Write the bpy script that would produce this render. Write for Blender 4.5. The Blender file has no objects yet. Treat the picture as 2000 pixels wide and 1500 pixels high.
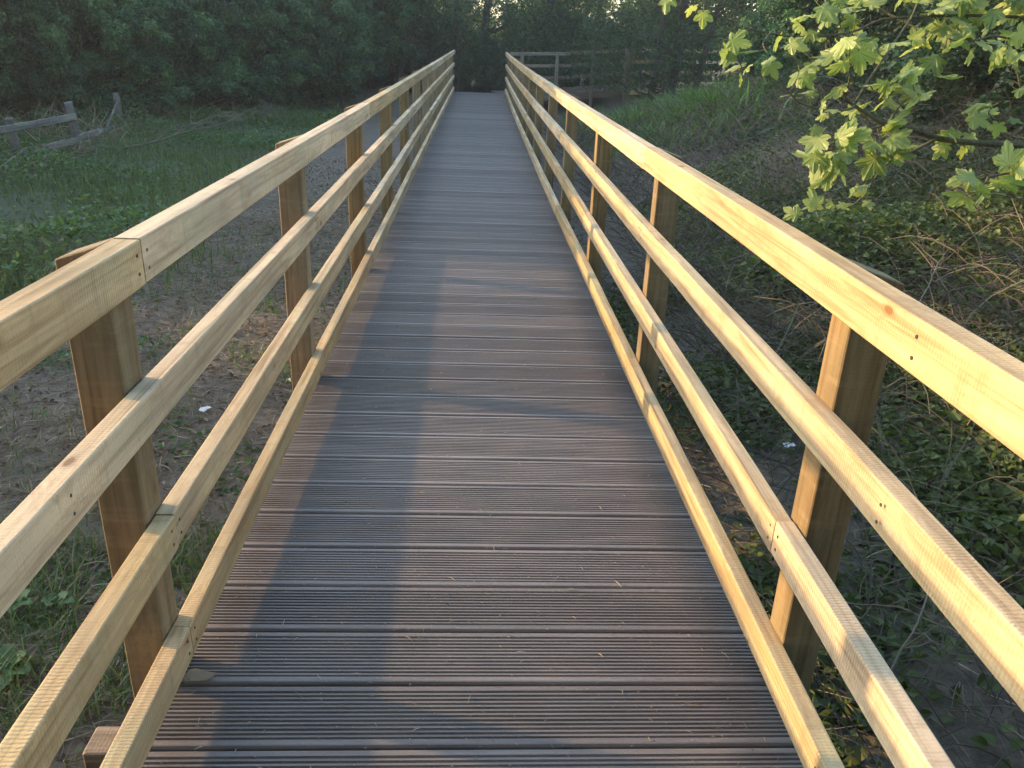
import bpy, math, random
import numpy as np
from mathutils import Vector, Matrix

S = bpy.context.scene
C = S.collection
rng = np.random.default_rng(7)
random.seed(7)

# ------------------------------------------------------------------ camera
CAM = Vector((-0.0376, 0.0, 1.62))
YAW, PIT, ROLL, F = 0.058, 0.398, 0.0417, 1585.4 / 2000.0
fw = Vector((math.sin(YAW) * math.cos(PIT), math.cos(YAW) * math.cos(PIT), -math.sin(PIT)))
r0 = Vector((math.cos(YAW), -math.sin(YAW), 0))
u0 = r0.cross(fw)
rr = r0 * math.cos(ROLL) + u0 * math.sin(ROLL)
uu = -r0 * math.sin(ROLL) + u0 * math.cos(ROLL)
cd = bpy.data.cameras.new('camera')
cam = bpy.data.objects.new('camera', cd)
C.objects.link(cam)
cam.matrix_world = Matrix(((rr.x, uu.x, -fw.x, CAM.x), (rr.y, uu.y, -fw.y, CAM.y), (rr.z, uu.z, -fw.z, CAM.z), (0, 0, 0, 1)))
cd.sensor_width = 36
cd.lens = 36 * F
cd.clip_start = 0.05
cd.clip_end = 2000
S.camera = cam

# ------------------------------------------------------------------ light
SUN_EL, SUN_AZ = math.radians(14.2), math.radians(-73)     # azimuth from +Y, negative = to the left
w = bpy.data.worlds.new('World')
S.world = w
w.use_nodes = True
nt = w.node_tree
for n in list(nt.nodes):
    nt.nodes.remove(n)
sky = nt.nodes.new('ShaderNodeTexSky')
sky.sky_type = 'NISHITA'
sky.sun_disc = False
sky.sun_elevation = SUN_EL
sky.sun_rotation = SUN_AZ
sky.air_density = 1.2
sky.dust_density = 1.2
sky.ozone_density = 1.2
bg = nt.nodes.new('ShaderNodeBackground')
bg.inputs['Strength'].default_value = 0.15
wo = nt.nodes.new('ShaderNodeOutputWorld')
nt.links.new(sky.outputs[0], bg.inputs[0])
nt.links.new(bg.outputs[0], wo.inputs[0])
sd = bpy.data.lights.new('sun', 'SUN')
sd.energy = 2.0
sd.angle = math.radians(1.1)
sd.color = (0.94, 0.60, 0.29)
sun = bpy.data.objects.new('sun', sd)
C.objects.link(sun)
sdir = Vector((math.sin(SUN_AZ) * math.cos(SUN_EL), math.cos(SUN_AZ) * math.cos(SUN_EL), math.sin(SUN_EL)))
sun.rotation_euler = sdir.to_track_quat('Z', 'Y').to_euler()
S.view_settings.view_transform = 'Standard'
S.view_settings.look = 'None'
S.view_settings.exposure = 2.5
S.view_settings.gamma = 1.0
S.view_settings.use_curve_mapping = False
HAZE = 0.0014
S.cycles.volume_bounces = 0
S.cycles.max_bounces = 6
S.cycles.diffuse_bounces = 3
S.cycles.glossy_bounces = 2
S.cycles.transmission_bounces = 4
S.cycles.transparent_max_bounces = 4

# ------------------------------------------------------------------ helpers
def link(o, parent=None):
    C.objects.link(o)
    if parent is not None:
        o.parent = parent
    return o

def tag(o, label=None, cat=None, group=None, kind=None):
    if label: o['label'] = label
    if cat: o['category'] = cat
    if group: o['group'] = group
    if kind: o['kind'] = kind
    return o

def empty(name, loc=(0, 0, 0), rz=0.0):
    o = bpy.data.objects.new(name, None)
    o.empty_display_size = 0.2
    o.location = loc
    o.rotation_euler = (0, 0, rz)
    return link(o)

def mesh(name, V, Fs, mat, attrs=None, smooth=False):
    """Fs: list of (m,k) int arrays of faces; attrs: name -> per-face floats"""
    V = np.asarray(V, np.float32).reshape(-1, 3)
    Fs = [np.asarray(f, np.int32) for f in (Fs if isinstance(Fs, list) else [Fs]) if len(f)]
    me = bpy.data.meshes.new(name)
    me.vertices.add(len(V))
    me.vertices.foreach_set('co', V.ravel())
    nl = sum(f.size for f in Fs)
    nf = sum(len(f) for f in Fs)
    me.loops.add(nl)
    me.polygons.add(nf)
    me.loops.foreach_set('vertex_index', np.concatenate([f.ravel() for f in Fs]))
    sizes = np.concatenate([np.full(len(f), f.shape[1], np.int32) for f in Fs])
    starts = np.concatenate([[0], np.cumsum(sizes)[:-1]]).astype(np.int32)
    me.polygons.foreach_set('loop_start', starts)
    me.polygons.foreach_set('loop_total', sizes)
    me.polygons.foreach_set('use_smooth', np.full(nf, smooth))
    for k, a in (attrs or {}).items():
        at = me.attributes.new(k, 'FLOAT', 'FACE')
        at.data.foreach_set('value', np.asarray(a, np.float32))
    me.materials.append(mat)
    me.update(calc_edges=True)
    me.validate()
    return me

def obj(name, me, parent=None, loc=None):
    o = bpy.data.objects.new(name, me)
    if loc is not None: o.location = loc
    return link(o, parent)

def pix(px, py, depth):
    """world point seen at photograph pixel, at a depth in metres along the view axis"""
    f = F * 2000
    return CAM + (fw + rr * ((px - 1000) / f) - uu * ((py - 750) / f)) * depth

def pixz(px, py, z):
    d = pix(px, py, 1) - CAM
    return CAM + d * ((z - CAM.z) / d.z)

def unit(a):
    return a / np.maximum(np.linalg.norm(a, axis=-1, keepdims=True), 1e-9)

def bend(y):
    return 0.1834e-3 * y * y, 0.2153e-3 * y * y

# tubes along polylines, all joined: strands = list of (points (n,3), radii (n,))
def tubes(strands, sides=4):
    Vs, Fs, b = [], [], 0
    ang = np.arange(sides) * 2 * math.pi / sides
    for P, R in strands:
        P = np.asarray(P, float)
        n = len(P)
        R = np.broadcast_to(np.asarray(R, float), (n,))
        T = unit(np.gradient(P, axis=0))
        ref = np.array([0, 0, 1.0]) if abs(T[0][2]) < 0.9 else np.array([1.0, 0, 0])
        A = unit(np.cross(T, ref))
        B = np.cross(T, A)
        ring = P[:, None] + (A[:, None] * np.cos(ang)[None, :, None] + B[:, None] * np.sin(ang)[None, :, None]) * R[:, None, None]
        Vs.append(ring.reshape(-1, 3))
        i = np.arange(n - 1)[:, None] * sides
        j = np.arange(sides)[None]
        k = (j + 1) % sides
        Fs.append((np.stack([i + j, i + k, i + sides + k, i + sides + j], -1).reshape(-1, 4)) + b)
        b += n * sides
    return np.concatenate(Vs), np.concatenate(Fs)

def batch_tubes(P, R, sides=3):
    """P (m,n,3), R (m,n)"""
    m, n, _ = P.shape
    T = unit(np.gradient(P, axis=1))
    ref = np.where(np.abs(T[..., 2:3]) < 0.9, np.array([0, 0, 1.0]), np.array([1.0, 0, 0]))
    A = unit(np.cross(T, ref))
    B = np.cross(T, A)
    ang = np.arange(sides) * 2 * math.pi / sides
    ring = P[:, :, None] + (A[:, :, None] * np.cos(ang)[:, None] + B[:, :, None] * np.sin(ang)[:, None]) * R[:, :, None, None]
    V = ring.reshape(-1, 3)
    base = (np.arange(m) * n * sides)[:, None, None]
    i = (np.arange(n - 1) * sides)[None, :, None]
    j = np.arange(sides)[None, None]
    k = (j + 1) % sides
    Fq = np.stack([base + i + j, base + i + k, base + i + sides + k, base + i + sides + j], -1).reshape(-1, 4)
    return V, Fq

def leaves4(P, D, N, L, W, fold=0.15):
    """rhombic leaves. P base point, D direction, N normal"""
    D = unit(D)
    Sd = unit(np.cross(D, N))
    N2 = np.cross(Sd, D)
    L = L[:, None]; W = W[:, None]
    a = P
    b = P + D * L * 0.45 + Sd * W * 0.5 + N2 * L * fold
    c = P + D * L
    d = P + D * L * 0.45 - Sd * W * 0.5 + N2 * L * fold
    V = np.stack([a, b, c, d], 1).reshape(-1, 3)
    i = np.arange(len(P))[:, None] * 4
    return V, i + np.arange(4)[None]

def leaves6(P, D, N, L, W, fold=0.18, droop=0.15):
    D = unit(D)
    Sd = unit(np.cross(D, N))
    N2 = np.cross(Sd, D)
    L = L[:, None]; W = W[:, None]
    a = P
    t = P + D * L - N2 * L * droop
    def e(s, q, wq): return P + D * L * q + Sd * W * wq * s + N2 * (W * fold * wq * 2 - L * droop * q * q)
    V = np.stack([a, e(1, .28, .5), e(1, .68, .36), t, e(-1, .68, .36), e(-1, .28, .5)], 1).reshape(-1, 3)
    i = np.arange(len(P))[:, None] * 6
    return V, np.concatenate([i + np.array([[0, 1, 2, 3]]), i + np.array([[0, 3, 4, 5]])])

def rnd_dir(n, up=0.0):
    d = rng.normal(size=(n, 3))
    d = unit(d)
    d[:, 2] += up
    return unit(d)

# ------------------------------------------------------------------ materials
def mat_new(name):
    m = bpy.data.materials.new(name)
    m.use_nodes = True
    t = m.node_tree
    b = t.nodes['Principled BSDF']
    return m, t, b

def nd(t, ty, **kw):
    n = t.nodes.new(ty)
    for k, v in kw.items():
        if k in n.inputs: n.inputs[k].default_value = v
        else: setattr(n, k, v)
    return n

def ramp(t, src, stops):
    r = t.nodes.new('ShaderNodeValToRGB')
    el = r.color_ramp.elements
    while len(el) < len(stops): el.new(0.5)
    for e, (p, c) in zip(el, stops):
        e.position = p
        e.color = (*c, 1) if len(c) == 3 else c
    t.links.new(src, r.inputs[0])
    return r.outputs[0]

def mix(t, fac, a, b, mode='MIX'):
    m = t.nodes.new('ShaderNodeMix')
    m.data_type = 'RGBA'
    m.blend_type = mode
    for sock, v in ((m.inputs[0], fac), (m.inputs[6], a), (m.inputs[7], b)):
        if hasattr(v, 'is_linked'): t.links.new(v, sock)
        elif isinstance(v, (int, float)): sock.default_value = v
        else: sock.default_value = (*v, 1)
    return m.outputs[2]

def math_(t, op, a, b=None, c=None):
    m = t.nodes.new('ShaderNodeMath')
    m.operation = op
    for i, v in enumerate((a, b, c)):
        if v is None: continue
        if hasattr(v, 'is_linked'): t.links.new(v, m.inputs[i])
        else: m.inputs[i].default_value = v
    return m.outputs[0]

def wood(name, light, mid, dark, axis='Y', saw=0.5, green=0.35, knots=True, rough=0.75, bump=0.5):
    m, t, b = mat_new(name)
    tc = nd(t, 'ShaderNodeTexCoord')
    oi = nd(t, 'ShaderNodeObjectInfo')
    off = math_(t, 'MULTIPLY', oi.outputs['Random'], 37.0)
    cx = nd(t, 'ShaderNodeCombineXYZ')
    for i in range(3): t.links.new(off, cx.inputs[i])
    va = nd(t, 'ShaderNodeVectorMath', operation='ADD')
    t.links.new(tc.outputs['Object'], va.inputs[0]); t.links.new(cx.outputs[0], va.inputs[1])
    def mapped(sc):
        mp = nd(t, 'ShaderNodeMapping')
        s = list(sc)
        if axis == 'Z': s = [sc[0], sc[2], sc[1]]
        if axis == 'X': s = [sc[1], sc[0], sc[2]]
        mp.inputs['Scale'].default_value = s
        t.links.new(va.outputs[0], mp.inputs[0])
        return mp.outputs[0]
    # grain streaks
    g = nd(t, 'ShaderNodeTexNoise', Scale=1.0, Detail=6.0, Roughness=0.62, Distortion=0.6)
    t.links.new(mapped((42, 1.3, 42)), g.inputs['Vector'])
    col = ramp(t, g.outputs[0], [(0.34, dark), (0.47, mid), (0.62, light)])
    # broad tone patches
    p = nd(t, 'ShaderNodeTexNoise', Scale=1.0, Detail=3.0)
    t.links.new(mapped((5, 1.6, 5)), p.inputs['Vector'])
    pf = ramp(t, p.outputs[0], [(0.35, (0.74, 0.75, 0.78)), (0.65, (1.08, 1.03, 0.98))])
    col = mix(t, 1.0, col, pf, 'MULTIPLY')
    # green preservative tint
    gn = nd(t, 'ShaderNodeTexNoise', Scale=1.0, Detail=4.0)
    t.links.new(mapped((9, 2.1, 9)), gn.inputs['Vector'])
    gf = math_(t, 'MULTIPLY', ramp(t, gn.outputs[0], [(0.48, (0, 0, 0)), (0.72, (1, 1, 1))]), green)
    col = mix(t, gf, col, (0.34, 0.37, 0.22))
    # transverse stains / handling marks
    st = nd(t, 'ShaderNodeTexNoise', Scale=1.0, Detail=3.0, Roughness=0.7)
    t.links.new(mapped((3.5, 26, 3.5)), st.inputs['Vector'])
    sf = math_(t, 'MULTIPLY', ramp(t, st.outputs[0], [(0.54, (0, 0, 0)), (0.70, (1, 1, 1))]), 0.5)
    col = mix(t, sf, col, (0.30, 0.22, 0.12))
    bl = nd(t, 'ShaderNodeTexNoise', Scale=1.0, Detail=6.0, Roughness=0.75, Distortion=1.0)  # dark blotches: stains, plus leaf-shadow dapples put into the colour
    t.links.new(mapped((16, 5, 16)), bl.inputs['Vector'])
    col = mix(t, math_(t, 'MULTIPLY', ramp(t, bl.outputs[0], [(0.50, (0, 0, 0)), (0.66, (1, 1, 1))]), 0.55), col, dark)
    # fine dirt specks
    sp = nd(t, 'ShaderNodeTexNoise', Scale=190.0, Detail=2.0)
    t.links.new(va.outputs[0], sp.inputs['Vector'])
    spf = math_(t, 'MULTIPLY', ramp(t, sp.outputs[0], [(0.60, (0, 0, 0)), (0.72, (1, 1, 1))]), 0.35)
    col = mix(t, spf, col, dark)
    if knots:
        vo = nd(t, 'ShaderNodeTexVoronoi', Scale=1.0)
        t.links.new(mapped((8.0, 3.6, 8.0)), vo.inputs['Vector'])
        ds = nd(t, 'ShaderNodeTexNoise', Scale=30.0)
        t.links.new(va.outputs[0], ds.inputs['Vector'])
        kd = math_(t, 'ADD', vo.outputs['Distance'], math_(t, 'MULTIPLY', ds.outputs[0], 0.06))
        kf = ramp(t, kd, [(0.085, (1, 1, 1)), (0.11, (0.35, 0.35, 0.35)), (0.17, (0, 0, 0))])
        col = mix(t, math_(t, 'MULTIPLY', kf, 0.92), col, (0.17, 0.09, 0.035))
    # saw marks across the piece
    wv = nd(t, 'ShaderNodeTexWave', wave_type='BANDS', bands_direction=axis, Scale=1.0)
    wv.inputs['Scale'].default_value = 34.0
    wv.inputs['Distortion'].default_value = 3.2
    wv.inputs['Detail'].default_value = 2.0
    wv.inputs['Detail Scale'].default_value = 2.5
    t.links.new(va.outputs[0], wv.inputs['Vector'])
    mk = nd(t, 'ShaderNodeTexNoise', Scale=2.2, Detail=2.0)
    t.links.new(va.outputs[0], mk.inputs['Vector'])
    mkf = ramp(t, mk.outputs[0], [(0.38, (0, 0, 0)), (0.6, (1, 1, 1))])
    sw = math_(t, 'MULTIPLY', math_(t, 'MULTIPLY', wv.outputs[0], mkf), saw)
    col = mix(t, math_(t, 'MULTIPLY', sw, 0.20), col, dark)
    # tone differs from piece to piece
    hv = nd(t, 'ShaderNodeHueSaturation')
    t.links.new(col, hv.inputs['Color'])
    t.links.new(math_(t, 'MULTIPLY_ADD', oi.outputs['Random'], 0.24, 0.86), hv.inputs['Value'])
    t.links.new(math_(t, 'MULTIPLY_ADD', oi.outputs['Random'], -0.25, 1.08), hv.inputs['Saturation'])
    t.links.new(hv.outputs[0], b.inputs['Base Color'])
    b.inputs['Roughness'].default_value = rough
    b.inputs['Specular IOR Level'].default_value = 0.25
    h = math_(t, 'ADD', math_(t, 'MULTIPLY', g.outputs[0], 0.8), math_(t, 'MULTIPLY', sw, 0.8))
    h = math_(t, 'ADD', h, math_(t, 'MULTIPLY', sp.outputs[0], 0.3))
    bp = nd(t, 'ShaderNodeBump', Strength=bump, Distance=0.0025)
    t.links.new(h, bp.inputs['Height'])
    t.links.new(bp.outputs[0], b.inputs['Normal'])
    return m

M = {}
M['rail'] = wood('pale_treated_pine', (0.58, 0.44, 0.255), (0.47, 0.345, 0.19), (0.29, 0.195, 0.095), saw=0.75, bump=0.65)
M['post'] = wood('post_pine', (0.26, 0.19, 0.10), (0.20, 0.142, 0.07), (0.13, 0.088, 0.042), axis='Z', saw=0.25, green=0.15)
M['beam'] = wood('weathered_beam', (0.30, 0.24, 0.17), (0.22, 0.17, 0.12), (0.12, 0.09, 0.06), axis='X', green=0.2)
M['shaded_rail'] = wood('shade_toned_rail', (0.27, 0.22, 0.16), (0.21, 0.165, 0.115), (0.12, 0.09, 0.06), green=0.2)  # shade on the far boardwalk put into the rail and post colours
M['shaded_post'] = wood('shade_toned_post', (0.27, 0.22, 0.16), (0.21, 0.165, 0.115), (0.12, 0.09, 0.06), axis='Z', green=0.2)
M['grey_wood'] = wood('old_grey_oak', (0.17, 0.17, 0.165), (0.12, 0.12, 0.115), (0.055, 0.055, 0.05), axis='Z', saw=0.1, green=0.4)
M['grey_rail'] = wood('old_grey_oak_rail', (0.19, 0.19, 0.18), (0.135, 0.133, 0.125), (0.06, 0.06, 0.055), axis='Y', saw=0.1, green=0.4)

def deck_mat():
    m, t, b = mat_new('deck_composite')
    tc = nd(t, 'ShaderNodeTexCoord'); oi = nd(t, 'ShaderNodeObjectInfo')
    off = math_(t, 'MULTIPLY', oi.outputs['Random'], 61.0)
    cx = nd(t, 'ShaderNodeCombineXYZ')
    for i in range(3): t.links.new(off, cx.inputs[i])
    va = nd(t, 'ShaderNodeVectorMath', operation='ADD')
    t.links.new(tc.outputs['Object'], va.inputs[0]); t.links.new(cx.outputs[0], va.inputs[1])
    mp = nd(t, 'ShaderNodeMapping'); mp.inputs['Scale'].default_value = (2.2, 40, 2.2)
    t.links.new(va.outputs[0], mp.inputs[0])
    g = nd(t, 'ShaderNodeTexNoise', Scale=1.0, Detail=5.0, Roughness=0.6)
    t.links.new(mp.outputs[0], g.inputs['Vector'])
    col = ramp(t, g.outputs[0], [(0.3, (0.098, 0.084, 0.078)), (0.55, (0.145, 0.126, 0.116)), (0.75, (0.20, 0.177, 0.162))])
    p = nd(t, 'ShaderNodeTexNoise', Scale=5.0, Detail=4.0)
    t.links.new(va.outputs[0], p.inputs['Vector'])
    col = mix(t, math_(t, 'MULTIPLY', ramp(t, p.outputs[0], [(0.45, (0, 0, 0)), (0.7, (1, 1, 1))]), 0.35), col, (0.20, 0.165, 0.135))
    # dusty specks
    sp = nd(t, 'ShaderNodeTexNoise', Scale=150.0, Detail=3.0)
    t.links.new(va.outputs[0], sp.inputs['Vector'])
    col = mix(t, math_(t, 'MULTIPLY', ramp(t, sp.outputs[0], [(0.6, (0, 0, 0)), (0.75, (1, 1, 1))]), 0.4), col, (0.30, 0.26, 0.21))
    hv = nd(t, 'ShaderNodeHueSaturation')
    t.links.new(col, hv.inputs['Color'])
    t.links.new(math_(t, 'MULTIPLY_ADD', oi.outputs['Random'], 0.42, 0.78), hv.inputs['Value'])
    t.links.new(hv.outputs[0], b.inputs['Base Color'])
    t.links.new(math_(t, 'MULTIPLY_ADD', p.outputs[0], 0.3, 0.42), b.inputs['Roughness'])
    b.inputs['Specular IOR Level'].default_value = 0.5
    bp = nd(t, 'ShaderNodeBump', Strength=0.5, Distance=0.0012)
    t.links.new(math_(t, 'ADD', g.outputs[0], sp.outputs[0]), bp.inputs['Height'])
    t.links.new(bp.outputs[0], b.inputs['Normal'])
    return m
M['deck'] = deck_mat()

def foliage(name, c0, c1, c2, trans=0.35, rough=0.5, veins=False, tint=(0.9, 1.0, 0.35)):
    """c0..c2 picked by the per-leaf attribute tone"""
    m, t, b = mat_new(name)
    at = nd(t, 'ShaderNodeAttribute', attribute_name='tone')
    col = ramp(t, at.outputs['Fac'], [(0.0, c0), (0.5, c1), (1.0, c2)])
    if veins:
        oi = nd(t, 'ShaderNodeObjectInfo')
        vn = nd(t, 'ShaderNodeAttribute', attribute_name='vein')
        col = ramp(t, oi.outputs['Random'], [(0.0, c0), (0.5, c1), (1.0, c2)])
        tc = nd(t, 'ShaderNodeTexCoord')
        nz = nd(t, 'ShaderNodeTexNoise', Scale=60.0, Detail=3.0)
        t.links.new(tc.outputs['Object'], nz.inputs['Vector'])
        col = mix(t, math_(t, 'MULTIPLY', nz.outputs[0], 0.35), col, c0)
        vf = ramp(t, vn.outputs['Fac'], [(0.80, (0, 0, 0)), (0.97, (1, 1, 1))])
        col = mix(t, math_(t, 'MULTIPLY', vf, 0.55), col, (0.42, 0.46, 0.16))
    t.links.new(col, b.inputs['Base Color'])
    b.inputs['Roughness'].default_value = rough
    b.inputs['Specular IOR Level'].default_value = 0.35
    if trans > 0:
        tr = nd(t, 'ShaderNodeBsdfTranslucent')
        tcx = mix(t, 1.0, col, tint, 'MULTIPLY')
        gm = nd(t, 'ShaderNodeGamma', Gamma=0.8)
        t.links.new(tcx, gm.inputs[0])
        t.links.new(gm.outputs[0], tr.inputs[0])
        ms = nd(t, 'ShaderNodeMixShader')
        ms.inputs[0].default_value = trans
        t.links.new(b.outputs[0], ms.inputs[1]); t.links.new(tr.outputs[0], ms.inputs[2])
        t.links.new(ms.outputs[0], t.nodes['Material Output'].inputs['Surface'])
    return m
M['hawthorn'] = foliage('hawthorn_leaf', (0.013, 0.046, 0.022), (0.034, 0.105, 0.042), (0.12, 0.24, 0.08))
M['olive'] = foliage('olive_leaf', (0.030, 0.060, 0.020), (0.060, 0.12, 0.035), (0.13, 0.20, 0.055))
M['darkleaf'] = foliage('ivy_leaf', (0.016, 0.038, 0.020), (0.032, 0.072, 0.034), (0.065, 0.12, 0.05))
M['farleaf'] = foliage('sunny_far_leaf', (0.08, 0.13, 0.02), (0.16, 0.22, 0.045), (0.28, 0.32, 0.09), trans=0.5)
M['herb'] = foliage('herb_leaf', (0.022, 0.055, 0.018), (0.055, 0.120, 0.036), (0.13, 0.22, 0.07), trans=0.35)
M['bramble'] = foliage('bramble_leaf', (0.042, 0.062, 0.016), (0.090, 0.125, 0.032), (0.18, 0.22, 0.06), trans=0.35)
M['nettle'] = foliage('nettle_leaf', (0.045, 0.10, 0.022), (0.085, 0.18, 0.04), (0.19, 0.30, 0.07), trans=0.35)
M['grass'] = foliage('grass_blade', (0.035, 0.075, 0.022), (0.075, 0.135, 0.040), (0.22, 0.23, 0.10), trans=0.3)
M['maple'] = foliage('sycamore_leaf', (0.14, 0.21, 0.065), (0.25, 0.33, 0.11), (0.40, 0.46, 0.17), trans=0.50, rough=0.42, veins=True, tint=(1.0, 1.0, 0.4))
M['redleaf'] = foliage('young_red_leaf', (0.30, 0.10, 0.04), (0.40, 0.17, 0.06), (0.45, 0.25, 0.08), trans=0.35)
M['straw'] = foliage('dry_straw', (0.10, 0.075, 0.05), (0.20, 0.155, 0.10), (0.40, 0.33, 0.23), trans=0.0, rough=0.8)
M['deadstem'] = foliage('dead_stem', (0.055, 0.045, 0.032), (0.10, 0.084, 0.060), (0.185, 0.16, 0.12), trans=0.0, rough=0.85)
M['deadleaf'] = foliage('dead_leaf', (0.075, 0.055, 0.040), (0.13, 0.10, 0.072), (0.22, 0.175, 0.13), trans=0.15, rough=0.8)

def bark(name, a, c, sc=14):
    m, t, b = mat_new(name)
    tc = nd(t, 'ShaderNodeTexCoord')
    mp = nd(t, 'ShaderNodeMapping'); mp.inputs['Scale'].default_value = (sc, sc, sc * 0.25)
    t.links.new(tc.outputs['Object'], mp.inputs[0])
    n = nd(t, 'ShaderNodeTexNoise', Scale=1.0, Detail=6.0, Roughness=0.65)
    t.links.new(mp.outputs[0], n.inputs['Vector'])
    t.links.new(ramp(t, n.outputs[0], [(0.3, a), (0.7, c)]), b.inputs['Base Color'])
    b.inputs['Roughness'].default_value = 0.9
    bp = nd(t, 'ShaderNodeBump', Strength=0.7, Distance=0.02)
    t.links.new(n.outputs[0], bp.inputs['Height']); t.links.new(bp.outputs[0], b.inputs['Normal'])
    return m
M['bark'] = bark('dark_bark', (0.030, 0.026, 0.020), (0.085, 0.075, 0.058))
M['twig'] = bark('green_brown_twig', (0.055, 0.055, 0.028), (0.15, 0.135, 0.075), 60)

def simple(name, col, rough=0.6, metal=0.0):
    m, t, b = mat_new(name)
    tc = nd(t, 'ShaderNodeTexCoord')
    n = nd(t, 'ShaderNodeTexNoise', Scale=60.0, Detail=3.0)
    t.links.new(tc.outputs['Object'], n.inputs['Vector'])
    t.links.new(ramp(t, n.outputs[0], [(0.3, tuple(v * 0.7 for v in col)), (0.7, col)]), b.inputs['Base Color'])
    b.inputs['Roughness'].default_value = rough
    b.inputs['Metallic'].default_value = metal
    return m
M['screw'] = simple('screw_steel', (0.10, 0.085, 0.06), 0.5, 0.6)
M['litter'] = simple('pale_litter', (0.75, 0.76, 0.76), 0.5)

def ground_mat():
    m, t, b = mat_new('ground_soil')
    tc = nd(t, 'ShaderNodeTexCoord')
    n1 = nd(t, 'ShaderNodeTexNoise', Scale=0.9, Detail=6.0, Roughness=0.6)
    n2 = nd(t, 'ShaderNodeTexNoise', Scale=14.0, Detail=8.0, Roughness=0.72)
    n3 = nd(t, 'ShaderNodeTexNoise', Scale=80.0, Detail=4.0, Roughness=0.7)
    for n in (n1, n2, n3): t.links.new(tc.outputs['Object'], n.inputs['Vector'])
    col = ramp(t, n2.outputs[0], [(0.28, (0.052, 0.040, 0.030)), (0.5, (0.122, 0.096, 0.070)), (0.72, (0.21, 0.17, 0.125))])
    col = mix(t, ramp(t, n1.outputs[0], [(0.48, (0, 0, 0)), (0.68, (0.5, 0.5, 0.5))]), col, (0.060, 0.075, 0.035))
    col = mix(t, math_(t, 'MULTIPLY', ramp(t, n3.outputs[0], [(0.6, (0, 0, 0)), (0.72, (1, 1, 1))]), 0.5), col, (0.24, 0.20, 0.15))
    # green sward away from the trodden strip
    sx = nd(t, 'ShaderNodeSeparateXYZ'); t.links.new(tc.outputs['Object'], sx.inputs[0])
    far = ramp(t, math_(t, 'MULTIPLY_ADD', sx.outputs[0], -0.1, math_(t, 'MULTIPLY', n1.outputs[0], 0.15)), [(0.42, (0, 0, 0)), (0.56, (1, 1, 1))])
    col = mix(t, math_(t, 'MULTIPLY', far, 0.8), col, (0.035, 0.062, 0.022))
    t.links.new(col, b.inputs['Base Color'])
    b.inputs['Roughness'].default_value = 0.95
    bp = nd(t, 'ShaderNodeBump', Strength=0.9, Distance=0.03)
    t.links.new(math_(t, 'ADD', n2.outputs[0], math_(t, 'MULTIPLY', n3.outputs[0], 0.4)), bp.inputs['Height'])
    t.links.new(bp.outputs[0], b.inputs['Normal'])
    return m
M['ground'] = ground_mat()

# ------------------------------------------------------------------ ground
def sstep(v):
    v = np.clip(v, 0, 1)
    return v * v * (3 - 2 * v)

def gz(x, y):
    x = np.asarray(x, float); y = np.asarray(y, float)
    z = -0.52 + 0 * x
    z = z + 1.75 * sstep((x - 1.6) / 6.5) * sstep((y + 6) / 6) * (1 - 0.85 * sstep((y - 16) / 10))
    z = z - 0.14 * sstep((x - 0.2) / 1.0) * (1 - sstep((x - 2.2) / 3))
    z = z + 0.42 * sstep((y - 24.5) / 4.5)
    z = z + 0.030 * np.sin(x * 2.1 + 0.6 * y) * np.cos(y * 1.7 - x) + 0.018 * np.sin(x * 5.3 + 1) * np.sin(y * 4.7)
    z = z + 0.10 * sstep((-x - 4) / 3) * (0.6 + 0.4 * np.sin(y * 0.9))
    return z

def axis_(lo, hi, near_lo, near_hi, step):
    a = list(np.arange(near_lo, near_hi, step))
    v, s = near_hi, step
    while v < hi: a.append(v); s *= 1.3; v += s
    v, s = near_lo, step
    while v > lo: s *= 1.3; v -= s; a.insert(0, v)
    return np.array(a)
gx = axis_(-500, 500, -12, 12, 0.16)
gy = axis_(-200, 900, -2, 30, 0.16)
X, Y = np.meshgrid(gx, gy)
Z = gz(X, Y)
nx, ny = len(gx), len(gy)
i = (np.arange(ny - 1)[:, None] * nx + np.arange(nx - 1)[None]).ravel()
o = obj('ground', mesh('ground', np.stack([X, Y, Z], -1), np.stack([i, i + 1, i + nx + 1, i + nx], -1), M['ground'], smooth=True))
tag(o, 'brown trodden soil and rough bank either side of the footbridge', kind='structure')

# ------------------------------------------------------------------ timber pieces
def rounded(wx, wz, r):
    """rounded rectangle section in x,z, centred in x, z from 0 down to -wz"""
    pts = []
    for cx_, cz_, a0 in ((wx / 2 - r, -r, 0), (-wx / 2 + r, -r, 90), (-wx / 2 + r, -wz + r, 180), (wx / 2 - r, -wz + r, 270)):
        for a in (0, 30, 60, 90):
            th = math.radians(a0 + a)
            pts.append((cx_ + r * math.cos(th), cz_ + r * math.sin(th)))
    return np.array(pts)

def rail_mesh(name, wx, wz, p0, p1, mat, r=0.006, n=10, seed=0, rough=0.0012):
    rs = np.random.default_rng(seed)
    sec = rounded(wx, wz, r)
    k = len(sec)
    p0, p1 = np.array(p0, float), np.array(p1, float)
    L = np.linalg.norm(p1 - p0)
    V = []
    tt = np.linspace(0, 1, n)
    bow = rs.normal(0, rough * 1.5)
    for q in tt:
        jit = rs.normal(0, rough, 2)
        s = sec * (1 + rs.normal(0, 0.004))
        V.append(np.stack([s[:, 0] + jit[0] * .5 + bow * math.sin(q * math.pi), np.full(k, (q - 0.5) * L), s[:, 1] + jit[1] * .4], -1))
    V = np.concatenate(V)
    i = np.arange(n - 1)[:, None] * k
    j = np.arange(k)[None]; j2 = (j + 1) % k
    Fq = np.stack([i + j, i + j2, i + k + j2, i + k + j], -1).reshape(-1, 4)
    ends = np.array([list(range(k))[::-1], [(n - 1) * k + q for q in range(k)]])
    me = mesh(name, V, [Fq, ends], mat)
    return me, L

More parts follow.
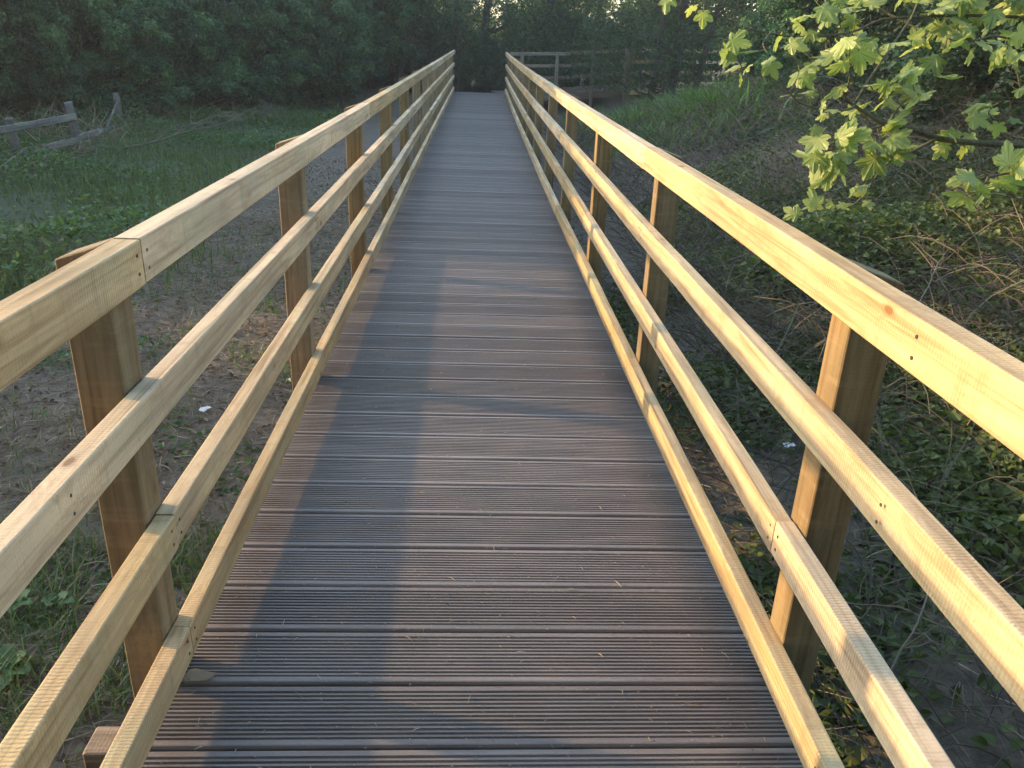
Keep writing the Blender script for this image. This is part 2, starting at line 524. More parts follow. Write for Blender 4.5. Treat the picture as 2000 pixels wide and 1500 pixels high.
def place(o, p0, p1):
    p0, p1 = Vector(p0), Vector(p1)
    d = (p1 - p0).normalized()
    q = d.to_track_quat('Y', 'Z')
    o.location = (p0 + p1) / 2
    o.rotation_mode = 'QUATERNION'
    o.rotation_quaternion = q

def box_mesh(name, lo, hi, mat, bev=0.004, top=None):
    """bevelled box; top(x,y)->extra z on the top ring"""
    x0, y0, z0 = lo; x1, y1, z1 = hi
    def ring(ins, z):
        a, b_, c, d = x0 + ins, x1 - ins, y0 + ins, y1 - ins
        e = bev
        return [(a + e, c, z), (b_ - e, c, z), (b_, c + e, z), (b_, d - e, z), (b_ - e, d, z), (a + e, d, z), (a, d - e, z), (a, c + e, z)]
    rings = [ring(bev, z0), ring(0, z0 + bev), ring(0, (z0 + z1) / 2), ring(0, z1 - bev), ring(bev, z1)]
    V = []
    for ri, rg in enumerate(rings):
        for p in rg:
            V.append((p[0], p[1], p[2] + (top(p[0], p[1]) if top and ri >= 3 else 0)))
    Fq = []
    for ri in range(4):
        for j in range(8):
            a = ri * 8 + j; b_ = ri * 8 + (j + 1) % 8
            Fq.append((a, b_, b_ + 8, a + 8))
    return mesh(name, V, [Fq, [list(range(8))[::-1], [32 + q for q in range(8)]]], mat)

# ------------------------------------------------------------------ the footbridge
W = 0.76
PS, P0 = 2.05, 1.76
bridge = tag(empty('footbridge', (0, 0, 0)), 'long timber footbridge with pale four-rail railings and dark ribbed deck planks', 'footbridge')
# ribbed planks
DZ = 0.030        # deck top above the datum the rails are set out from
S_PL, Y0 = 0.2117, 1.4837
GAP = 0.011
def plank_mesh(name, half, n_r=11):
    wd = S_PL - GAP
    rim = 0.020
    pts = [(-wd / 2, -0.035), (-wd / 2, -0.0075), (-wd / 2 + 0.003, -0.0012), (-wd / 2 + 0.006, 0)]
    pts.append((-wd / 2 + rim, 0))
    pitch = (wd - 2 * rim) / (n_r + 0.5)
    for k in range(n_r + 1):
        c = -wd / 2 + rim + pitch * k
        if k < n_r + 1:
            pts += [(c + pitch * 0.06, -0.0060), (c + pitch * 0.44, -0.0060)]
            if k < n_r:
                pts += [(c + pitch * 0.54, -0.0004), (c + pitch * 0.94, -0.0004)]
    pts = pts[:-0] if False else pts
    pts += [(wd / 2 - rim + pitch * 0.06, 0), (wd / 2 - 0.006, 0), (wd / 2 - 0.003, -0.0012), (wd / 2, -0.0075), (wd / 2, -0.035)]
    pts = np.array(pts)
    k = len(pts)
    V = np.concatenate([np.stack([np.full(k, s * half), pts[:, 0], pts[:, 1]], -1) for s in (-1, 1)])
    Fq = np.array([(j, (j + 1) % k, (j + 1) % k + k, j + k) for j in range(k)])[:, ::-1]
    return mesh(name, V, [Fq, [list(range(k))], [[k + q for q in range(k)][::-1]]], M['deck'])
pm = plank_mesh('plank', 0.835)
kk = 0
y = Y0 + S_PL * 0.5 - S_PL * 14
rp = np.random.default_rng(3)
while y < 26.35:
    bx, bz = bend(y)
    o = obj('plank', pm, bridge)
    o.location = (bx + rp.normal(0, 0.003), y + rp.normal(0, 0.0010), bz + DZ + rp.normal(0, 0.0008))
    o.rotation_euler = (0, rp.normal(0, 0.0006), rp.normal(0, 0.0007))
    y += S_PL
# posts and rails
RZ = [1.1994, 0.8552, 0.5078, 0.1675]
posts_y = [P0 + PS * k for k in range(-1, 13)]
for sgn in (-1, 1):
    for k, y in enumerate(posts_y):
        bx, bz = bend(y)
        y += rp.normal(0, 0.012)
        xi = W + 0.050
        dz = rp.normal(0, 0.006)
        hb = 1.197 + dz * 0.6
        slope = lambda x, y_: -0.36 * max(0.0, abs(x) - 0.0)
        if sgn > 0:
            pmh = box_mesh('post', (0, -0.05, -1.15), (0.105, 0.05, hb), M['post'], 0.003, lambda x, y_: -0.34 * x)
        else:
            pmh = box_mesh('post', (-0.105, -0.05, -1.15), (0, 0.05, hb), M['post'], 0.003, lambda x, y_: 0.34 * x)
        o = obj('post', pmh, bridge)
        o.location = (bx + sgn * xi, y, bz)
        o.rotation_euler = (rp.normal(0, 0.004), rp.normal(0, 0.004), rp.normal(0, 0.02))
    # rails: pieces butted on posts, joints staggered
    for ri, zt in enumerate(RZ):
        th = 0.058 if ri == 0 else 0.047
        hh = 0.100 if ri == 0 else 0.096
        first = {(-1, 0): 1, (-1, 1): 2, (-1, 2): 1, (-1, 3): 1, (1, 0): 2, (1, 1): 2, (1, 2): 1, (1, 3): 2}[(sgn, ri)]
        cuts = [0] + list(range(first, 13, 2)) + [13]
        cuts = sorted(set(cuts))
        for a, b_ in zip(cuts[:-1], cuts[1:]):
            ya = posts_y[a] if a > 0 else -1.2
            yb = posts_y[b_] if b_ < 13 else 26.2
            xa, za = bend(ya); xb, zb = bend(yb)
            dzj = rp.normal(0, 0.0015, 2)
            xo = W + th / 2 - (0.011 if ri == 0 else 0)
            p0 = (xa + sgn * xo, ya + 0.0012, zt + za + dzj[0])
            p1 = (xb + sgn * xo, yb - 0.0012, zt + zb + dzj[1])
            me, L = rail_mesh('rail', th, hh, p0, p1, M['rail'], r=0.004, n=14, seed=int(ri * 50 + a + (sgn + 1) * 500))
            o = obj('rail', me, bridge)
            place(o, p0, p1)
            # screw heads on the near posts
            for ye in (ya, (ya + yb) / 2, yb):
                if 0.5 < ye < 8.2:
                    for dy in ((0.028,) if ye == ya else (-0.028,) if ye == yb else (0.014,)):
                        for fz in (0.3, 0.7):
                            ex, ez = bend(ye)
                            ang = np.arange(8) * math.pi / 4
                            c8 = np.stack([0 * ang, np.cos(ang) * 0.0042, np.sin(ang) * 0.0042], -1)
                            V = np.concatenate([c8, c8 * 0.9 + [-sgn * 0.0012, 0, 0]])
                            Fq = [(j, (j + 1) % 8, (j + 1) % 8 + 8, j + 8) for j in range(8)]
                            s_ = obj('screw', mesh('screw', V, [Fq, [[8 + q for q in range(8)]]], M['screw']), o)
                            wp = Vector((ex + sgn * (W - (0.011 if ri == 0 else 0) - 0.0002), ye + dy, zt + ez - hh * fz))
                            s_.location = o.rotation_quaternion.inverted() @ (wp - o.location)
# bearers under the deck, projecting past the posts
for k, y in enumerate(posts_y[:-1]):
    bx, bz = bend(y)
    for dy in (-0.19,):
        me = box_mesh('crossbeam', (-0.97 if k == 1 else -0.80, -0.045, -0.195), (0.80, 0.045, -0.060), M['beam'], 0.004)
        o = obj('crossbeam', me, bridge)
    o.location = (bx, y + dy, bz + DZ)
for sgn in (-1, 1):
    me, L = rail_mesh('side_beam', 0.07, 0.13, (0, 0, 0), (0, 27.4, 0), M['beam'], n=24, seed=9)
    V = np.array([v.co for v in me.vertices])
    yy = V[:, 1] + 12.5
    V[:, 0] += 0.1834e-3 * yy ** 2
    V[:, 2] += 0.2153e-3 * yy ** 2
    me.vertices.foreach_set('co', V.astype(np.float32).ravel())
    o = obj('side_beam', me, bridge, (sgn * 0.70, 12.5, -0.0365 - 0.139 + DZ))

# ------------------------------------------------------------------ boardwalk leading off to the right at the far end
def far_railing(root, pts, posts, mat_r, mat_p, deckside):
    """pts: list of (x,y,z deck level) along the railing; posts: list of params 0..n-1"""
    P = [Vector(p) for p in pts]
    def at(t):
        i_ = min(int(t), len(P) - 2)
        return P[i_].lerp(P[i_ + 1], t - i_)
    for q in posts:
        p = at(q)
        o = obj('post', box_mesh('post', (-0.05, -0.05, -1.1), (0.05, 0.05, 1.21), mat_p, 0.005), root, p)
    for zt in RZ:
        for a, b_ in zip(P[:-1], P[1:]):
            d = (b_ - a).normalized()
            nrm = Vector((-d.y, d.x, 0)).normalized() * 0.08
            pa = a + nrm + Vector((0, 0, zt)) + d * 0.002; pb = b_ + nrm + Vector((0, 0, zt)) - d * 0.002
            me, L = rail_mesh('rail', 0.045, 0.095, pa, pb, mat_r, n=6, seed=int(zt * 100))
            o = obj('rail', me, root); place(o, pa, pb)
    for a, b_ in zip(P[:-1], P[1:]):
        d = (b_ - a).normalized()
        pa = a - Vector((0, 0, 0.01)) + d * 0.002; pb = b_ - Vector((0, 0, 0.01)) - d * 0.002
        nrm = Vector((-d.y, d.x, 0)).normalized() * 0.085
        me, L = rail_mesh('fascia', 0.05, 0.20, pa, pb, mat_r, n=6, seed=5)
        o = obj('fascia', me, root); place(o, pa + nrm, pb + nrm)
        nn = int((b_ - a).length / S_PL)
        side = Vector((-d.y, d.x, 0)).normalized()
        for k in range(nn):
            c = a + d * ((k + 0.5) * S_PL) + side * 0.95
            o = obj('plank', pm, root, c)
            o.rotation_euler = (0, 0, math.atan2(side.y, side.x))

bx, bz = bend(26.2)
walk = tag(empty('boardwalk'), 'shaded timber boardwalk with railing turning right at the far end of the footbridge', 'boardwalk')
A0 = Vector((bx + 0.93, 26.35, bz)); A1 = Vector((2.75, 26.9, bz + 0.06)); A2 = Vector((4.8, 27.7, bz + 0.22))
far_railing(walk, [A0, A1, A2], [0.2, 0.85, 1.45, 2.0], M['shaded_rail'], M['shaded_post'], 1)
walk2 = tag(empty('boardwalk'), 'second stretch of pale boardwalk railing seen behind the dark trunks at the right', 'boardwalk')
B0 = Vector((4.95, 28.3, bz + 0.22)); B1 = Vector((6.9, 29.2, bz + 0.28)); B2 = Vector((9.6, 30.3, bz + 0.32))
far_railing(walk2, [B0, B1, B2], [0.05, 0.75, 1.15, 1.9], M['rail'], M['post'], 1)

# ------------------------------------------------------------------ old grey fence on the left
fence = tag(empty('old_fence'), 'broken grey wooden post and rail fence leaning in the undergrowth at the left', 'fence')
f1 = pixz(40, 326, -0.50); f2 = pixz(158, 306, -0.48); f3 = pixz(240, 258, -0.48)
f0 = f1 + (f1 - f2) * 1.1
fh = [0.74, 0.74, 0.90, 0.80]
for p, h_, ln in zip((f0, f1, f2, f3), fh, ((0, 0), (0.02, -0.05), (0.03, -0.07), (-0.02, -0.06))):
    o = obj('post', box_mesh('post', (-0.065, -0.065, -0.3), (0.065, 0.065, h_), M['grey_wood'], 0.014, lambda x, y_: 0.1 * x), fence, p)
    o.rotation_euler = (ln[0], ln[1], 0.5)
def frail(a, za, b_, zb, name='rail', t_=0.04, h_=0.105):
    pa = a + Vector((0.05, -0.07, za)); pb = b_ + Vector((0.05, -0.07, zb))
    me, L = rail_mesh(name, t_, h_, pa, pb, M['grey_rail'], r=0.012, n=9, seed=int(za * 100) + 3, rough=0.006)
    o = obj(name, me, fence); place(o, pa, pb)
frail(f0, 0.60, f1, 0.66); frail(f1, 0.66, f2, 0.72); frail(f0, 0.15, f1, 0.16); frail(f1, 0.27, f2, 0.34); frail(f2, 0.38, f3, 0.20)
frail(f2.lerp(f3, 0.58), 0.28, f3, 0.74, 'brace', 0.035, 0.07)

# ------------------------------------------------------------------ evening haze in the air
hm = bpy.data.materials.new('haze_air'); hm.use_nodes = True
for n_ in list(hm.node_tree.nodes):
    if n_.type != 'OUTPUT_MATERIAL': hm.node_tree.nodes.remove(n_)
pv = hm.node_tree.nodes.new('ShaderNodeVolumePrincipled')
pv.inputs['Color'].default_value = (0.92, 0.93, 0.92, 1)
pv.inputs['Density'].default_value = HAZE
pv.inputs['Anisotropy'].default_value = 0.35
hm.node_tree.links.new(pv.outputs[0], hm.node_tree.nodes['Material Output'].inputs['Volume'])
V = [(sx * 520, (-220 if sy < 0 else 920), (-6 if sz < 0 else 18)) for sz in (-1, 1) for sx, sy in ((-1, -1), (1, -1), (1, 1), (-1, 1))]
hz = obj('haze', mesh("haze", V, [[(3, 2, 1, 0), (4, 5, 6, 7), (0, 1, 5, 4), (1, 2, 6, 5), (2, 3, 7, 6), (3, 0, 4, 7)]], hm))
tag(hz, 'thin evening haze in the low air', 'haze', kind='stuff')

# ------------------------------------------------------------------ trees and shrubs
def crown_cloud(n, rx, ry, rz, cz, nclump, cr, ll, lw, seed, low=0.03, shape=0.0, skirt=0.0):
    r = np.random.default_rng(seed)
    d = unit(r.normal(size=(nclump, 3)))
    rad = r.uniform(0.30, 1.0, nclump) ** 0.33
    lump = 1 + 0.18 * np.sin(d[:, 0] * 5 + seed) * np.cos(d[:, 1] * 4) + 0.10 * np.sin(d[:, 2] * 9 + seed)
    cc = d * (rad * lump)[:, None] * np.array([rx, ry, rz]) + np.array([0, 0, cz])
    if skirt > 0:   # hanging lower masses
        m_ = cc[:, 2] < cz * 0.6
        cc[m_, :2] *= 1 + skirt
    crs = cr * r.uniform(0.55, 1.35, nclump)
    own = r.integers(0, nclump, n)
    dd = unit(r.normal(size=(n, 3)))
    rr_ = r.uniform(0, 1, n) ** 0.33
    P = cc[own] + dd * (rr_ * crs[own])[:, None] * np.array([1, 1, 0.75])
    keep = P[:, 2] > low
    P, dd, own = P[keep], dd[keep], own[keep]
    m_ = len(P)
    N = unit(dd * 0.9 + np.array([0, 0, 0.45]) + r.normal(0, 0.35, (m_, 3)))
    D = unit(np.cross(N, r.normal(size=(m_, 3))) + np.array([0, 0, -0.15]))
    L = ll * r.uniform(0.6, 1.35, m_)
    Wd = lw * r.uniform(0.7, 1.3, m_)
    V, Fq = leaves4(P, D, N, L, Wd)
    ctone = r.uniform(-0.32, 0.32, nclump)
    tone = np.clip(0.42 + ctone[own] + r.normal(0, 0.17, m_), 0, 1)
    return V, Fq, tone, cc

def limb_set(base, targets, r0_, seed, n=9, wob=0.12, sides=5, r1=0.006):
    r = np.random.default_rng(seed)
    out = []
    for tg in targets:
        tg = np.array(tg); b0 = np.array(base, float) + r.normal(0, 0.06, 3) * [1, 1, 0]
        t = np.linspace(0, 1, n)[:, None]
        mid = (b0 + tg) / 2 + r.normal(0, 1, 3) * np.linalg.norm(tg - b0) * 0.10
        P = (1 - t) ** 2 * b0 + 2 * t * (1 - t) * mid + t ** 2 * tg
        P[1:-1] += r.normal(0, wob * 0.25, (n - 2, 3))
        out.append((P, np.linspace(r0_, r1, n)))
    return out

def shrub_parts(seed, mat, n=76000, rx=2.3, ry=2.3, rz=2.3, cz=2.0, nclump=430, cr=0.25, ll=0.095, lw=0.060, skirt=0.0, stems=26, low=0.03):
    V, Fq, tone, cc = crown_cloud(n, rx, ry, rz, cz, nclump, cr, ll, lw, seed, skirt=skirt, low=low)
    leaf = mesh('foliage', V, Fq, mat, {'tone': tone})
    r = np.random.default_rng(seed + 5)
    tg = cc[r.choice(len(cc), stems, replace=False)]
    st = limb_set((0, 0, -0.2), tg, 0.045, seed)
    V, Fq = tubes(st, 5)
    stem = mesh('branches', V, Fq, M['bark'], {'tone': np.full(len(Fq), .5)}, smooth=True)
    return [('foliage', leaf), ('branches', stem)]

def plant(name, parts, loc, rz, sc, label, cat, group=None):
    t = empty(name, loc, rz)
    t.scale = sc if hasattr(sc, '__len__') else (sc, sc, sc)
    tag(t, label, cat, group)
    for nm, me in parts:
        obj(nm, me, t)
    return t

SH = [shrub_parts(11, M['hawthorn']), shrub_parts(12, M['hawthorn'], nclump=340, cr=0.29), shrub_parts(13, M['hawthorn'], n=80000, nclump=480, cr=0.23, skirt=0.2)]
OL = [shrub_parts(21, M['olive'], n=66000, nclump=380, cr=0.26)]
DK = [shrub_parts(31, M['darkleaf'], n=60000, nclump=260, cr=0.36, ll=0.07, lw=0.06), shrub_parts(32, M['darkleaf'], n=60000, nclump=260, cr=0.36, ll=0.07, lw=0.06)]
FR = [shrub_parts(41, M['farleaf'], n=30000, rx=3, ry=3, rz=3, cz=3.2, nclump=150, cr=0.5, ll=0.15, lw=0.10)]

def on(x, y, dz=-0.05): return (x, y, float(gz(x, y)) + dz)
GL = 'shrubs along the left side of the clearing'
left = [
    (-12.6, 15.2, 0, 0.4, 1.00, 'olive green shrub at the far left edge behind the old grey fence', OL[0]),
    (-11.0, 18.6, 0, 1.9, 1.05, 'tall green hawthorn shrub rising behind the first two old fence posts', SH[0]),
    (-9.0, 19.8, 0, 3.3, 0.80, 'green shrub directly behind the braced end post of the old fence', SH[1]),
    (-8.4, 22.6, 0, 4.4, 1.05, 'broad hawthorn shrub behind the pile of fallen dead branches', SH[2]),
    (-6.6, 24.6, 0, 5.2, 1.00, 'hawthorn shrub in the middle of the left thicket with bluish green leaves', SH[0]),
    (-5.2, 27.3, 0, 0.9, 1.05, 'green shrub overhanging the dark hollow left of the railing', SH[1]),
    (-4.0, 29.0, 0.75, 2.4, 0.85, 'last hawthorn shrub of the left thicket beside the far end of the railing', SH[2]),
    (-6.2, 31.5, 0.2, 1.4, 0.9, 'shrub closing the hollow behind the end of the left thicket', SH[1]),
    (-13.6, 20.5, 0, 2.0, 1.3, 'large olive shrub in the back row at the top left corner', OL[0]),
    (-8.9, 27.5, 0, 0.2, 1.5, 'large hawthorn tree in the back row above the left thicket', SH[1]),
]
for x, y, dz, rz, sc, lb, pt in left:
    plant('hawthorn_shrub' if pt is not OL[0] else 'olive_shrub', pt, on(x, y, -0.1 + dz), rz, sc, lb, 'shrub', GL)

# right side
right = [
    (7.4, 6.4, -0.7, 0.3, (0.95, 0.95, 0.8), 'dark ivy covered bush at the right edge behind the sycamore leaves', DK[0], 'ivy_bush'),
    (7.4, 9.8, -0.8, 2.3, (1.0, 1.0, 0.78), 'dark green bush on the bank behind the middle of the sycamore branch', DK[1], 'ivy_bush'),
    (7.8, 13.4, -0.7, 4.0, (1.0, 1.0, 0.85), 'dark bush on the bank left of the sycamore leaf cluster', DK[0], 'ivy_bush'),
    (8.3, 18.2, -0.4, 5.0, (1.0, 1.0, 0.95), 'bluish green hawthorn bush above the leafy bank at the upper right', SH[0], 'hawthorn_bush'),
    (10.6, 15.5, 0.2, 1.0, (1.3, 1.3, 1.3), 'tall green hawthorn behind the bank at the top right', SH[2], 'hawthorn_bush'),
    (11.5, 9.5, 0.3, 1.7, (1.3, 1.3, 1.2), 'tall olive green bush behind the ivy bushes at the top right corner', OL[0], 'olive_bush'),
    (9.3, 23.5, -0.1, 3.0, (1.0, 1.0, 1.0), 'green bush hiding the right end of the second boardwalk railing', SH[1], 'hawthorn_bush'),
]
for x, y, dz, rz, sc, lb, pt, nm in right:
    plant(nm, pt, on(x, y, dz), rz, sc, lb, 'bush', 'bushes on the right bank')

# the far wood: dark trunks and limbs, thin leaves, sunny foliage beyond
def far_tree(seed, lean, h=6.0, r_=0.14, nl=13, leafn=7500, mat='darkleaf', spread=2.2, low=2.0):
    r = np.random.default_rng(seed)
    t = np.linspace(0, 1, 12)[:, None]
    top = np.array([lean[0], lean[1], h])
    P = t * top + np.stack([0.12 * np.sin(t[:, 0] * 5 + seed), 0.12 * np.cos(t[:, 0] * 4 + seed), 0 * t[:, 0]], -1)
    P[0, 2] = -0.3
    V, Fq = tubes([(P, np.linspace(r_, r_ * 0.35, 12))], 8)
    trunk = mesh('trunk', V, Fq, M['bark'], smooth=True)
    st = []
    tips = []
    for k in range(nl):
        i0 = r.integers(1, 9)
        b0 = P[i0]
        a = r.uniform(0, 2 * math.pi)
        tgt = b0 + np.array([math.cos(a) * spread, math.sin(a) * spread, r.uniform(0.2, 2.0)]) * r.uniform(0.5, 1.1)
        ls = limb_set(b0, [tgt], r_ * 0.30, seed * 31 + k, n=10, wob=0.3, r1=0.008)
        st += ls
        LP = ls[0][0]
        for q in range(5):
            j = r.integers(3, 10)
            a2 = r.normal(0, 1, 3) * [0.6, 0.6, 0.4]
            sub = limb_set(LP[j], [LP[j] + a2], 0.014, seed * 77 + k * 7 + q, n=6, wob=0.15, r1=0.003)
            st += sub
            tips.append(sub[0][0][-1])
        tips.append(LP[-1])
    V, Fq = tubes(st, 4)
    limbs = mesh('branches', V, Fq, M['bark'], smooth=True)
    tips = np.array(tips)
    own = r.integers(0, len(tips), leafn)
    Pl = tips[own] + r.normal(0, 0.30, (leafn, 3))
    Pl = Pl[Pl[:, 2] > low - 1.4]
    N = rnd_dir(len(Pl), 0.6); D = unit(np.cross(N, r.normal(size=(len(Pl), 3))))
    V, Fq = leaves4(Pl, D, N, r.uniform(0.06, 0.12, len(Pl)), r.uniform(0.045, 0.08, len(Pl)))
    fo = mesh('foliage', V, Fq, M[mat], {'tone': np.clip(r.normal(0.45, 0.2, len(Pl)), 0, 1)})
    return [('trunk', trunk), ('branches', limbs), ('foliage', fo)]

ft = [
    (-2.6, 29.5, (0.3, 0.5), 0.10, 'olive', 'slim dark trunked tree just left of the far railing end'),
    (-1.7, 31.0, (-0.5, 0.8), 0.16, 'olive', 'dark tree behind the far left end of the railing'),
    (-0.7, 30.0, (0.2, 0.4), 0.12, 'darkleaf', 'dark straight trunk rising behind the end of the left railing'),
    (0.2, 31.5, (0.6, 0.5), 0.20, 'darkleaf', 'thick dark trunk standing at the middle of the path end'),
    (1.2, 30.2, (2.6, 0.5), 0.17, 'darkleaf', 'leaning dark tree fanning to the right over the boardwalk corner'),
    (1.9, 31.5, (3.8, 0.3), 0.15, 'olive', 'low leaning tree with long arching branches behind the first boardwalk rails'),
    (3.6, 31.0, (1.2, 0.5), 0.12, 'darkleaf', 'dark tree behind the second and third boardwalk posts'),
    (5.35, 26.3, (0.25, 0.3), 0.13, 'darkleaf', 'dark trunk in front of the gap between the two boardwalk railings'),
    (5.95, 26.8, (0.7, 0.3), 0.16, 'darkleaf', 'thick dark trunk crossing the second boardwalk railing'),
    (6.6, 26.6, (1.6, 0.3), 0.12, 'darkleaf', 'right leaning trunk in front of the second boardwalk railing'),
    (8.2, 31.8, (0.4, 0.5), 0.16, 'olive', 'tree behind the right end of the second boardwalk railing'),
    (-3.7, 31.8, (0.2, 0.5), 0.14, 'olive', 'dark trunk glimpsed between the left thicket and the railing end'),
]
for k, (x, y, ln, r_, mt, lb) in enumerate(ft):
    plant('woodland_tree', far_tree(100 + k, ln, r_=r_, mat=mt), on(x, y), 0, 1.0, lb, 'tree', 'trees of the wood at the far end')
# low dark bushes at the foot of the wood
fb = [(-1.5, 30.6, 0.50, 'low dark bush straight behind the left railing end', DK[0]),
      (0.4, 30.3, 0.45, 'low dark bush facing the middle of the deck end', DK[1]),
      (2.0, 30.6, 0.50, 'low dark bush behind the boardwalk corner', DK[0]),
      (4.4, 31.6, 0.60, 'olive bush behind the boardwalk rails', OL[0]),
      (7.0, 32.4, 0.75, 'olive bush behind the second boardwalk railing', OL[0]),
      (-3.3, 33.2, 0.95, 'dark bush closing the hollow left of the railing end', DK[1]),
      (-4.9, 34.5, 1.1, 'dark bush further back in the hollow left of the railing end', DK[0]),
      (2.7, 34.6, 0.80, 'olive bush further back behind the leaning tree', OL[0]),
      (-0.9, 35.0, 0.62, 'dark bush further back between the trunks at the path end', DK[1])]
for k, (x, y, sc, lb, pt) in enumerate(fb):
    plant('wood_bush', pt, on(x, y, -0.1), k * 1.3, sc, lb, 'bush', 'low bushes at the foot of the far wood')
for k, (x, y, sc) in enumerate([(-9, 42, 1.1), (-3.5, 44, 1.0), (1.5, 43, 1.05), (6.5, 45, 1.1), (12, 43, 1.2), (17, 41, 1.3)]):
    plant('sunlit_tree', FR[0], on(x, y), k * 1.1, sc, 'sunlit yellow green tree beyond the dark far wood, ' + ['leftmost of the row', 'glimpsed left of the railing end', 'glimpsed over the deck end', 'glimpsed over the boardwalk corner', 'glimpsed behind the second boardwalk', 'rightmost of the row'][k], 'tree', 'sunlit trees beyond the wood')

# hedge and trees placed off-view to the left to shade the low ground
hd = [(-11, -4.0), (-11.3, -1.9), (-11.1, 0.3), (-11.4, 2.5), (-11.2, 4.7), (-11.6, 6.9)]
for k, (x, y) in enumerate(hd):
    plant('shade_hedge', SH[k % 3], on(x, y, -0.05), k * 1.7, (0.9, 0.9, 0.67 + 0.03 * math.sin(k * 2.6)), 'low hedge shrub added out of view to the left of the clearing', 'shrub', 'unseen hedge left of the clearing')
for k, (x, y, s) in enumerate([(-12.3, 11.8, 1.05), (-13.5, 14.6, 1.3), (-17.5, 16.5, 1.9), (-16.5, 21.5, 1.9), (-15.0, 26.5, 1.8), (-13.0, 31.5, 1.7)]):
    plant('shade_tree', SH[(k + 1) % 3], on(x, y, 0), k * 2.1, s, 'tall leafy hedgerow tree standing beyond the left thicket', 'tree', 'hedgerow trees beyond the left thicket')

for k, (x, y, s, lb) in enumerate([(-8.5, -11, 2.8, 'unseen tall tree added behind the viewer on the left'), (-3.0, -12, 3.0, 'unseen tall tree added behind the viewer left of the path'),  # unseen trees added behind the viewer to darken the post fronts
                                   (2.5, -12, 3.0, 'unseen tall tree added behind the viewer right of the path'), (8.0, -10, 2.8, 'unseen tall tree added behind the viewer on the right')]):
    plant('shade_tree', SH[k % 3], on(x, y, 0), k * 1.3, s, lb, 'tree', 'unseen trees added around the near end of the bridge')

# ------------------------------------------------------------------ ground cover
def bridge_free(x, y, m=0.0):
    return (np.abs(x) > 0.96 + m) | (y > 26.5)

def scatter(n, x0, x1, y0, y1, dens=None, seed=0):
    r = np.random.default_rng(seed)
    x = r.uniform(x0, x1, n); y = r.uniform(y0, y1, n)
    k = bridge_free(x, y)
    if dens is not None: k &= r.uniform(0, 1, n) < dens(x, y)
    return x[k], y[k], r

def patch(x, y, s, ph=0.0):
    return 0.5 + 0.25 * (np.sin(x * s + ph + 1.3 * np.sin(y * s * 0.7)) + np.cos(y * s * 1.1 - ph + 1.1 * np.sin(x * s * 0.8)))

def blades(x, y, z, r, h, wd, lean=0.5, dirs=None):
    n = len(x)
    a = r.uniform(0, 2 * math.pi, n)
    hh = h * r.uniform(0.5, 1.4, n)
    ld = np.stack([np.cos(a), np.sin(a), 0 * a], -1) * (hh * lean * r.uniform(0.2, 1.2, n))[:, None]
    sd_ = np.stack([-np.sin(a), np.cos(a), 0 * a], -1) * (wd * r.uniform(0.6, 1.3, n))[:, None] * 0.5
    P = np.stack([x, y, z], -1)
    up = np.array([0, 0, 1.0])
    m1 = P + ld * 0.35 + up * (hh * 0.6)[:, None]
    m2 = P + ld + up * (hh * 0.95)[:, None]
    V = np.stack([P - sd_, P + sd_, m1 + sd_ * .8, m1 - sd_ * .8, m2], 1).reshape(-1, 3)
    i_ = np.arange(n)[:, None] * 5
    return V, [i_ + np.array([[0, 1, 2, 3]]), i_ + np.array([[3, 2, 4]])], n

def stuff(name, me, label, cat):
    o = obj(name, me)
    tag(o, label, cat, kind='stuff')
    return o

# grass on the left bank and tufts by the deck
dens = lambda x, y: sstep((-x - 3.3 + patch(x, y, 0.9) * 1.4) / 1.2) * (0.10 + 0.9 * patch(x, y, 1.7, 2) ** 1.5)
x, y, r = scatter(190000, -14, -2.2, 3.5, 27, dens, 1)
V, Fs, n = blades(x, y, gz(x, y) - 0.01, r, 0.24 * (0.35 + patch(x, y, 1.1, 2.5)) * (1 - 0.6 * np.exp(-(((x + 8.6) / 2.8) ** 2 + ((y - 12.5) / 3.2) ** 2))), 0.010, 0.7)
tn = np.clip(r.normal(0.45, 0.22, n), 0, 1)
stuff('grass', mesh('grass', V, Fs, M['grass'], {'tone': np.concatenate([tn, tn])}), 'rough shaded grass on the left bank beyond the bare soil', 'grass')
def tufty(x, y): return np.where(patch(x, y, 5.5, 1.0) * patch(x, y, 2.3, 0.4) > 0.22, 1.0, 0.03) * np.where(y < 3.2, 1, 0.12)
x, y, r = scatter(60000, -3.6, -0.97, -0.5, 9.5, tufty, 2)
V, Fs, n = blades(x, y, gz(x, y) - 0.01, r, 0.11, 0.0055, 1.0)
tn = np.clip(r.normal(0.55, 0.22, n), 0, 1)
stuff('grass', mesh('grass', V, Fs, M['grass'], {'tone': np.concatenate([tn, tn])}), 'fresh green grass tufts close beside the near left posts', 'grass')

